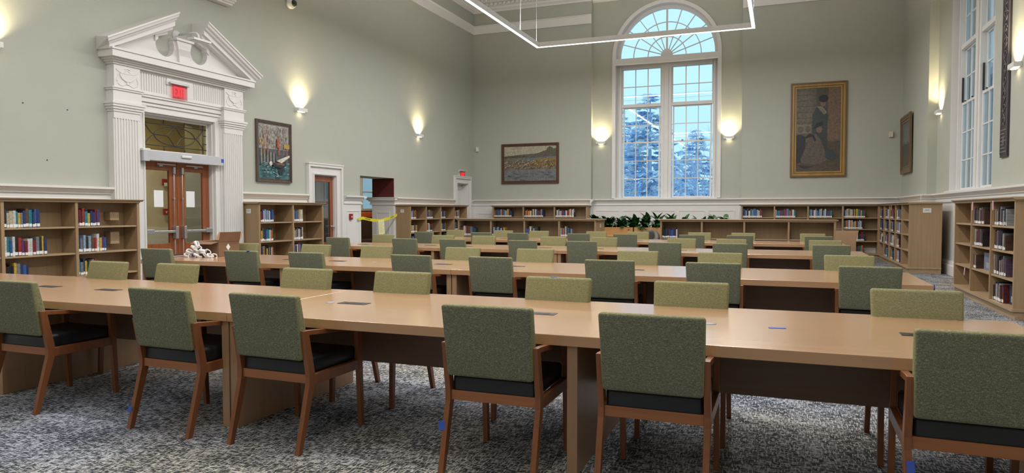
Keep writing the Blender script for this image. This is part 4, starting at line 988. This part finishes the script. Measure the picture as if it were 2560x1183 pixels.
for i in range(420):
    x_ = rnd.random(); z_ = rnd.uniform(.34, .58); dx = rnd.uniform(-.05, .05); sh.append((rnd.choice([(.54, .48, .32), (.10, .07, .05), (.34, .27, .15), (.28, .14, .05), (.40, .37, .36), (.16, .12, .08)]), [(x_, z_), (x_ + .008, z_ - .008), (x_ + dx + .008, z_ + rnd.uniform(.0, .04)), (x_ + dx, z_ + .035)]))
for i in range(30): x_ = rnd.uniform(.02, .95); z_ = rnd.uniform(.03, .28); sh.append((rnd.choice([(.16, .18, .19), (.22, .24, .25), (.12, .14, .16)]), [(x_, z_), (x_ + .08, z_ - .01), (x_ + .09, z_), (x_ + .02, z_ + .015)]))
sh = [(c, [(min(max(x_, 0), 1), min(max(z_, 0), 1)) for x_, z_ in p]) for c, p in sh]
painting((-8.19, YB, 3.04), 0, 2.12, 1.40, 0.10, 'brown_frame', [(0, .33, (.17, .19, .20)), (.33, .62, (.20, .17, .11)), (.62, 1, (.40, .38, .30))], sh, 'wide river landscape painting in dark brown frame on the back wall')
sh = [((.060, .060, .045), [(.45, .2), (.72, .2), (.72, 1), (.45, 1)]), ((.15, .095, .060), [(.70, .38), (1, .38), (1, 1), (.72, 1)]), ((.13, .12, .09), [(0, .60), (.36, .60), (.36, .97), (0, .97)]), ((.17, .155, .11), [(0, .46), (.34, .46), (.34, .57), (0, .57)]),
      ((.10, .09, .06), ell(.10, .51, .07, .04)), ((.10, .09, .06), ell(.27, .51, .06, .04)), ((.016, .018, .026), [(0, .10), (.18, .12), (.22, .42), (.10, .45), (0, .44)]),
      ((.035, .048, .052), [(.36, .42), (.68, .44), (.73, .66), (.66, .76), (.46, .78), (.36, .68)]), ((.030, .04, .034), [(.42, .16), (.72, .14), (.70, .46), (.44, .46)]), ((.20, .165, .12), [(.46, .78), (.58, .78), (.70, .70), (.62, .68)]),
      ((.16, .11, .09), ell(.60, .81, .06, .035)), ((.008, .008, .014), ell(.61, .87, .11, .045)), ((.10, .078, .064), [(.10, .14), (.30, .40), (.44, .46), (.58, .36), (.72, .14), (.50, .08), (.14, .10)]),
      ((.012, .012, .022), [(.18, .40), (.30, .46), (.40, .44), (.46, .37), (.42, .36), (.36, .42), (.24, .40)]), ((.16, .11, .09), ell(.52, .50, .07, .04)), ((.010, .010, .018), [(.36, .50), (.62, .56), (.60, .60), (.46, .58)]), ((.02, .02, .03), [(.0, .08), (.2, .03), (.40, .06), (.2, .07)]), ((.028, .045, .05), [(.66, .16), (.82, .12), (.98, .17), (.84, .24), (.68, .28)])]
for i in range(5): z_ = .64 + i * .07; sh.append(((.07, .06, .045), [(0, z_), (.36, z_), (.36, z_ + .006), (0, z_ + .006)]))
painting((1.02, YB, 3.82), 0, 1.56, 2.84, 0.17, 'gilt', [(0, .36, (.075, .055, .038)), (.36, 1, (.105, .092, .065))], sh, 'tall dim painting of two figures in a wide gilt frame on the back wall')
sh = [((.06, .05, .05), ell(.5, .3, .4, .3)), ((.16, .16, .17), ell(.5, .7, .35, .2)), ((.09, .06, .04), [(0, 0), (1, 0), (1, .25), (0, .3)])]
painting((XR - 0.03, 21.9, 3.22), RW, 1.60, 1.60, 0.20, 'gilt_dark', [(0, .5, (.06, .05, .05)), (.5, 1, (.13, .13, .14))], sh, 'smaller dark painting in a deep gilt frame near the far corner', 0.015)

# tall dark ornamented hanging on the window wall
hp = empty('ornament_panel', 'very tall narrow dark panel with silvery scrolls hanging beside the side window', 'wall hanging', (RR, 13.72, 0), RW)
MB().box(-0.20, 0.20, -0.03, 0, 2.27, 7.2).build('backing', 'dark_metal', hp, 0.004)
o_ = MB()
for s_ in (-1, 1): o_.box(s_ * 0.17 - 0.008, s_ * 0.17 + 0.008, -0.04, -0.03, 2.32, 7.15); o_.box(s_ * 0.13 - 0.004, s_ * 0.13 + 0.004, -0.036, -0.03, 2.80, 7.1)
z = 2.85; i = 0
while z < 7.0:
    s_ = 1 if i % 2 else -1
    o_.tube([(s_ * 0.09 * math.cos(t) * (1 - t / 9), -0.035, z + 0.09 * math.sin(t) * (1 - t / 9)) for t in [q * 0.5 for q in range(14)]], 0.008, 5); o_.tube([(-s_ * 0.10, -0.035, z + 0.04), (0, -0.035, z + 0.12), (s_ * 0.09, -0.035, z + 0.2)], 0.007, 5)
    z += 0.22; i += 1
for q in range(7): o_.box(-0.15, 0.15 - 0.05 * (q % 3), -0.036, -0.03, 2.35 + q * 0.06, 2.372 + q * 0.06)
o_.box(-0.03, 0.05, -0.04, -0.03, 2.5, 2.62)
o_.build('scroll_ornament', 'pewter', hp)

# small wall devices
def device(name, loc, rz, sx, sy, sz, mat, label, cat): 
    o = MB().box(-sx / 2, sx / 2, -sy, 0, -sz / 2, sz / 2).build(name, mat, None, 0.008); o.location = loc; o.rotation_euler = (0, 0, rz); tag(o, label, cat)
device('motion_detector', (-10.19, YB, 3.59), 0, 0.09, 0.07, 0.16, 'white_plastic', 'white motion sensor high in the far door-wall corner', 'sensor')
device('motion_detector', (2.96, YB, 3.60), 0, 0.11, 0.07, 0.16, 'ivory_plastic', 'cream motion sensor high in the corner by the gilt framed paintings', 'sensor')
device('door_chime', (XL, 21.62, 2.62), LW, 0.12, 0.05, 0.08, 'ivory_plastic', 'small cream box on the casing beside the small exit sign', 'sensor')
sc_ = empty('security_camera', 'white dome security camera high on the door wall', 'camera', (XL, 12.9, 6.06), LW)
MB().lathe([(0.002, 0), (0.13, 0), (0.14, -0.04), (0.12, -0.09), (0.002, -0.10)], 20, axis=1).build('housing', 'white_plastic', sc_)
MB().lathe([(0.002, -0.09), (0.075, -0.10), (0.06, -0.14), (0.002, -0.165)], 18, c=(0.02, 0, -0.01), axis=1).build('lens_dome', 'black_plastic', sc_)
for p, lab in (((XL, 7.27, 2.16), 'lowest'), ((XL, 6.93, 2.97), 'upper near'), ((XL, 7.61, 2.96), 'upper far')):
    o = MB().lathe([(0.002, 0), (0.009, 0), (0.007, -0.012), (0.002, -0.014)], 8, axis=1).build('wall_screw', 'dark_metal', None); o.location = p; o.rotation_euler = (0, 0, LW)
    tag(o, 'tiny dark screw left in the green wall, %s of the three' % lab, 'screw')

# ------------------------------------------------------------------ things on and near the second table
cb = empty('cardboard_box', 'open brown cardboard box with raised flaps on the second-row table', 'box', (-7.615, 7.82, 0.742), 0)
w = MB(); bx, by, bh = 0.225, 0.20, 0.21; q = 0.006
w.box(-bx, bx, -by, by, 0, q); w.box(-bx, bx, -by, -by + q, q, bh); w.box(-bx, bx, by - q, by, q, bh); w.box(-bx, -bx + q, -by + q, by - q, q, bh); w.box(bx - q, bx, -by + q, by - q, q, bh)
w.build('carton', 'cardboard', cb)
def flap(pts, mat='cardboard'):
    f = MB(); n_ = Vector(pts[1]) - Vector(pts[0]); m_ = Vector(pts[3]) - Vector(pts[0]); nn = n_.cross(m_).normalized() * 0.005
    vs = [Vector(p) for p in pts]; f.add(vs + [v + nn for v in vs], [(3, 2, 1, 0), (4, 5, 6, 7), (0, 1, 5, 4), (1, 2, 6, 5), (2, 3, 7, 6), (3, 0, 4, 7)]); f.build('flap', mat, cb)
flap([(bx, -by, bh), (bx, by, bh), (bx + 0.03, by, bh + 0.135), (bx + 0.03, -by, bh + 0.135)])
flap([(-bx, by, bh), (bx, by, bh), (bx, by + 0.08, bh + 0.12), (-bx, by + 0.08, bh + 0.12)], 'cardboard_light')
flap([(-bx, -by, bh), (bx, -by, bh), (bx - 0.03, -by - 0.12, bh - 0.03), (-bx + 0.03, -by - 0.12, bh - 0.03)])
flap([(-bx, -by, bh), (-bx, by, bh), (-bx - 0.14, by, bh - 0.03), (-bx - 0.14, -by, bh - 0.03)], 'cardboard_light')
MB().add([(bx + 0.001, -0.06, 0.13), (bx + 0.001, -0.02, 0.08), (bx + 0.001, 0.02, 0.13), (bx + 0.001, -0.02, 0.18)], [(0, 1, 2, 3)]).build('diamond_label', 'paper', cb)
rs_ = random.Random(4)
straps = [(-7.76 + 0.095 * q, 7.42 + rs_.uniform(-.02, .03), 0.746, rs_.uniform(0, 3), q % 2) for q in range(6)] + [(-7.72 + 0.10 * q, 7.43 + rs_.uniform(-.02, .03), 0.80, rs_.uniform(0, 3), q % 2) for q in range(4)] + [(-7.66, 7.43, 0.856, 1.0, 0), (-7.56, 7.44, 0.852, 0.3, 1), (-7.62, 7.44, 0.905, 2.0, 1)]
for i, (x_, y_, z_, a, c) in enumerate(straps):
    m_ = MB(); r_ = rs_.uniform(0.042, 0.056); hh = 0.034
    n_ = 20
    vs = []
    for q in range(n_):
        t = 2 * PI * q / n_
        for rr, zz in ((r_, 0), (r_, hh), (r_ * 0.80, hh), (r_ * 0.80, 0)): vs.append((rr * math.cos(t) * (1 + 0.12 * math.sin(2 * t + i)), rr * math.sin(t) * (1 + 0.1 * math.cos(3 * t)), zz + 0.004 * math.sin(3 * t + i)))
    fs = [(4 * q + j, 4 * ((q + 1) % n_) + j, 4 * ((q + 1) % n_) + (j + 1) % 4, 4 * q + (j + 1) % 4) for q in range(n_) for j in range(4)]
    m_.add(vs, fs, 0, (1, 1, 1), True); o = m_.build('strap_roll', 'paper', None, fix=True); o.location = (x_, y_, z_ + 0.004); o.rotation_euler = (0.9 * c + 0.2, 0.5 * (1 - c), a)
    tag(o, 'loosely coiled white strap in the pile before the cardboard box', 'strap', 'coiled white straps piled before the cardboard box')
o = MB().lathe([(0.055, 0), (0.055, 0.045), (0.035, 0.045), (0.035, 0), (0.055, 0)], 20).build('tape_roll', 'tape_blue', None, fix=True); o.location = (-7.92, 7.72, 0.742); tag(o, 'blue painter tape roll lying flat by the strap pile', 'tape')
nb = empty('notebook', 'closed notebook with white page edge beside the blue tape roll', 'notebook', (-8.02, 7.45, 0.742), 0.15)
MB().box(-0.09, 0.09, -0.12, 0.12, 0, 0.004).build('back_cover', 'black_vinyl', nb); MB().box(-0.088, 0.088, -0.118, 0.118, 0.004, 0.018).build('pages', 'paper', nb); MB().box(-0.09, 0.09, -0.12, 0.12, 0.018, 0.022).build('front_cover', 'black_vinyl', nb)
# pieces of blue tape
def tape(loc, rot, sx, sy, label):
    o = MB().box(-sx / 2, sx / 2, -sy / 2, sy / 2, 0, 0.0012).build('tape_piece', 'tape_blue', None); o.location = loc; o.rotation_euler = rot; tag(o, label, 'tape', None)
tape((1.02, 3.20, 0.9075), (0, 0, 0.05), 0.065, 0.06, 'blue tape strip over the top edge of the near-side chair by the table end')
tape((-1.53, 4.80, 0.9065), (0, 0, 0.1), 0.05, 0.045, 'blue tape scrap on top of the third far-side chair, front table')
tape((-5.12, 4.80, 0.9065), (0, 0, 0.4), 0.05, 0.03, 'blue tape scrap on a far-side chair in front of the cardboard box')
tape((-5.98, 6.64, 0.9065), (0, 0, 0.1), 0.04, 0.045, 'blue tape scrap on the near-side chair hiding the cardboard box')
tape((-0.01, 4.06, 0.741), (0, 0, 0.2), 0.09, 0.03, 'blue tape strip stuck on the front-row tabletop near its window-wall end')
tape((-3.852, 3.202, 0.126), (1.31, 0, 0.15), 0.025, 0.035, 'small blue tape tab on the rear leg of the second near chair')
tape((-1.645, 3.238, 0.256), (1.31, 0, 0.2), 0.05, 0.045, 'square blue tape on the rear leg of the fourth near chair')
tape((0.517, 3.252, 0.318), (1.31, 0, 0.1), 0.03, 0.05, 'blue tape tab low on the rear leg of the chair nearest the aisle')
tape((1.247, 6.90, 0.72), (0, PI / 2, 0), 0.05, 0.05, 'blue tape curled round the corner of the second-row table')
for i, x_ in enumerate((-4.01, -3.25, -2.48)): tape((x_, RB - 0.07, WZ0 + 0.0155), (0, 0, 0), 0.16, 0.05, 'blue tape strip on the arched window sill, %s from the door wall' % nth[i])
tp = MB().box(-0.11, 0.11, -0.15, 0.15, 0, 0.002).build('paper_sheet', 'paper', None); tp.location = (-3.06, 18.4, 1.166); tp.rotation_euler = (0, 0, 0.3); tag(tp, 'loose paper sheet on top of the low bookcase by the plants', 'paper')

# cardboard carton beyond the low bookcase
o = empty('carton_box', 'brown cardboard carton standing behind the end of the low bookcase', 'box', (1.62, 20.6, 0))
MB().box(-0.35, 0.25, -0.2, 0.2, 0, 0.62).build('carton', 'cardboard_light', o, 0.004); MB().prism([(-0.35, 0.62), (0.25, 0.62), (0.31, 0.86), (-0.35, 0.86)], 1, -0.2, -0.19).build('flap', 'cardboard_light', o)

# ------------------------------------------------------------------ planters, plants, club chair
for i, (x0, x1) in enumerate(((-5.45, -4.13), (-4.08, -2.76), (-2.71, -1.39))):
    p = empty('planter_box', 'orange oak planter trough with a ledge before the arched window, %s from the door wall' % nth[i], 'planter', ((x0 + x1) / 2, 20.9, 0)); h_ = (x1 - x0) / 2
    w = MB(); w.box(-h_, h_, -0.25, -0.22, 0, 0.89); w.box(-h_, h_, 0.22, 0.25, 0, 0.89); w.box(-h_, -h_ + 0.03, -0.22, 0.22, 0, 0.89); w.box(h_ - 0.03, h_, -0.22, 0.22, 0, 0.89)
    w.build('trough', 'orange_oak', p, 0.004); MB().box(-h_ + 0.03, h_ - 0.03, -0.22, 0.22, 0.6, 0.84).build('soil', 'soil', p); MB().box(-h_, h_, -0.62, -0.25, 0.60, 0.64).build('ledge', 'orange_oak', p, 0.004)
    MB().box(-h_, h_, -0.56, -0.50, 0, 0.60).build('ledge_support', 'dark_wood', p)
def leaf(mb, base, az, el0, L, wd, droop):
    n_ = 6; vs = []
    p = Vector(base); e = el0; side = Vector((-math.sin(az), math.cos(az), 0))
    for i in range(n_ + 1):
        t = i / n_; ww = wd * math.sin(PI * min(1, t * 0.92 + 0.06)) ** 0.8 * (1 if t < 1 else 0.1)
        up = Vector((-math.cos(az) * math.sin(e), -math.sin(az) * math.sin(e), math.cos(e)))
        vs += [p + side * ww + up * ww * 0.25, p, p - side * ww + up * ww * 0.25]
        p = p + Vector((math.cos(az) * math.cos(e), math.sin(az) * math.cos(e), math.sin(e))) * (L / n_); e -= droop / n_
    mb.add(vs, [(3 * i + j, 3 * i + j + 1, 3 * i + j + 4, 3 * i + j + 3) for i in range(n_) for j in (0, 1)], 0, (1, 1, 1), True)
rl = random.Random(11)
pn = 0
for x_ in (-5.3, -4.92, -4.54, -4.16, -3.78, -3.40, -3.02, -2.60, -2.2, -1.85, -1.52):
    p = empty('leafy_plant', 'dark green broad-leaved plant in the planter row, %s counting from the door wall' % (nthb[pn]), 'plant', (x_, 20.9 + rl.uniform(-0.03, 0.03), 0.84), 0, 'broad-leaved plants in the planter row'); pn += 1
    mb = MB(); stm = MB()
    for q in range(54):
        az = rl.uniform(0, 2 * PI); el = rl.uniform(0.1, 1.4); L = rl.uniform(0.24, 0.40)
        b0 = Vector((rl.uniform(-.09, .09), rl.uniform(-.07, .07), rl.uniform(0.0, 0.20)))
        leaf(mb, b0, az, el, L, rl.uniform(0.045, 0.075), rl.uniform(0.5, 1.6))
    for q in range(5): stm.tube([(rl.uniform(-.05, .05), rl.uniform(-.05, .05), 0), (rl.uniform(-.06, .06), rl.uniform(-.06, .06), 0.2)], 0.008, 6)
    mb.build('foliage', 'leaf', p); stm.build('stem', 'leaf', p)
ac = empty('club_chair', 'dark grey leather tub chair between the low bookcases', 'chair', (-3.22, 17.25, 0), 2.6)
w = MB(); n_ = 20; vs = []
for q in range(n_ + 1):
    t = -0.25 + (PI + 0.5) * q / n_; hh = 0.90 - 0.22 * abs(math.cos(t)) ** 3
    for rr, zz in ((0.42, 0.10), (0.44, hh - 0.05), (0.40, hh), (0.33, hh), (0.30, hh - 0.05), (0.29, 0.35)): vs.append((rr * math.cos(t), -rr * math.sin(t), zz))
w.add(vs, [(6 * q + j, 6 * q + j + 1, 6 * q + j + 7, 6 * q + j + 6) for q in range(n_) for j in range(5)], 0, (1, 1, 1), True); w.build('backrest', 'grey_leather', ac, fix=True)
MB().lathe([(0.002, 0.25), (0.30, 0.25), (0.31, 0.40), (0.28, 0.45), (0.002, 0.46)], 24).build('seat', 'grey_leather', ac)
for t in range(4): MB().tube([(0.3 * math.cos(PI / 4 + t * PI / 2), 0.3 * math.sin(PI / 4 + t * PI / 2), 0), (0.27 * math.cos(PI / 4 + t * PI / 2), 0.27 * math.sin(PI / 4 + t * PI / 2), 0.26)], 0.02, 8).build('leg', 'dark_wood', ac)

# ------------------------------------------------------------------ outside
struct(MB().box(-80, 60, YB + 0.6, 140, -1.6, -1.5).build('ground', 'snow_ground'))
struct(MB().box(XR + 0.7, 60, -30, YB + 0.6, -1.6, -1.5).build('ground', 'snow_ground'))
struct(MB().box(-80, -13.6, -20, YB + 0.6, -1.6, -1.5).build('ground', 'snow_ground'))
rt = random.Random(5)
def spruce(x_, y_, h, r_, label, n_=34):
    t = empty('spruce_tree', label, 'tree', (x_, y_, -1.5), 0, 'frosted spruces outside the arched window')
    MB().tube([(0, 0, 0), (0, 0, h)], [0.22, 0.02], 8).build('trunk', 'bark', t)
    fo = MB()
    for i in range(n_):
        f = (i + 0.5) / n_; z = 0.6 + (h - 0.7) * f; L = r_ * (1 - f) ** 0.85 + 0.15
        for q in range(int(7 + 8 * (1 - f))):
            az = rt.uniform(0, 2 * PI); ll = L * rt.uniform(0.6, 1.1); dr = rt.uniform(0.05, 0.35)
            for s_ in range(int(5 + ll * 10)):
                u = rt.uniform(0.15, 1.0); c = Vector((math.cos(az) * ll * u, math.sin(az) * ll * u, z - dr * ll * u * u + 0.12 * u))
                a2 = az + rt.uniform(-1.3, 1.3); sz = rt.uniform(0.16, 0.38); d = Vector((math.cos(a2), math.sin(a2), rt.uniform(-0.35, 0.15))) * sz; sd = Vector((-math.sin(a2), math.cos(a2), rt.uniform(-.9, .9))) * sz * 0.24
                fo.add([c - sd, c + d * 0.5 - sd * 0.9 - Vector((0, 0, 0.03)), c + d, c + d * 0.5 + sd * 0.9 + Vector((0, 0, 0.03)), c + sd], [(0, 1, 2, 3, 4)])
    fo.build('foliage', 'spruce', t)
spruce(-6.5, 37, 9.1, 3.8, 'frosted spruce outside, tallest, seen in the door-side sashes of the arched window', 40)
spruce(-5.0, 45, 8.0, 3.6, 'shorter frosted spruce outside behind the middle of the arched window')
spruce(-9.7, 43, 10.0, 3.8, 'frosted spruce outside at the door-side edge of the arched window', 40)
spruce(-1.4, 51, 7.2, 3.2, 'low frosted spruce outside under the bare tree')
def bare(x_, y_, h, label, lean=0, r0=0.13):
    t = empty('bare_tree', label, 'tree', (x_, y_, -1.5)); mb = MB()
    def br(p, d, L, r_, lv):
        pts = [p]; dd = d.copy()
        for i in range(4): dd = (dd + Vector((rt.uniform(-.2, .2), rt.uniform(-.1, .1), rt.uniform(-.05, .15)))).normalized(); pts.append(pts[-1] + dd * L / 4)
        mb.tube(pts, [r_ * (1 - 0.16 * i) for i in range(5)], 5, 0, False)
        if lv < 4:
            for q in range(4 if lv else 7):
                i = rt.choice((1, 2, 3, 4)); nd = (dd + Vector((rt.uniform(-1, 1), rt.uniform(-.5, .5), rt.uniform(-.2, .7)))).normalized(); br(pts[i], nd, L * rt.uniform(.5, .68), r_ * 0.5, lv + 1)
    br(Vector((0, 0, 0)), Vector((lean, 0, 1)).normalized(), h * 0.5, r0, 0)
    mb.build('branches_and_trunk', 'bark', t)
bare(-3.0, 36.5, 8.0, 'bare winter tree outside at the gilt-painting side of the arched window', 0.0, 0.06)
bare(-6.6, 31.0, 5.6, 'low bare winter tree outside in front of the spruces, door side')
bare(-4.6, 30.0, 5.0, 'bare winter shrub-like tree outside low behind the mullion')
bare(-2.9, 31.5, 5.2, 'bare winter shrub outside low in the sash next to the gilt painting')
pw = MB()
for z_ in (10.9, 11.3): pw.tube([(-30 + i * 5, 60, z_ + 0.002 * (i * 5 - 20) ** 2) for i in range(13)], 0.014, 5)
pw = pw.build('street_cable', 'bark'); tag(pw, 'pair of thin utility wires crossing the sky outside the arched window', 'wires'); 
nbd = empty('brick_building', 'pale blue-lit brick building outside the side window', 'building', (14.0, 38.0, -1.5))
MB().box(-5.0, 6.0, -6.0, 14.0, 0, 9.0).build('wall', 'brick', nbd); MB().box(-5.3, 6.3, -6.3, 14.3, 9.0, 9.3).build('roof', 'snow', nbd)
hs = empty('house', 'distant snowy-roofed house outside low behind the bare trees', 'house', (-4.2, 62, -1.5))
MB().box(-4, 4, -3, 3, 0, 3.6).build('wall', 'brick', hs); MB().prism([(-4.4, 3.6), (4.4, 3.6), (0, 6.0)], 1, -3.3, 3.3).build('roof', 'snow', hs, fix=True)
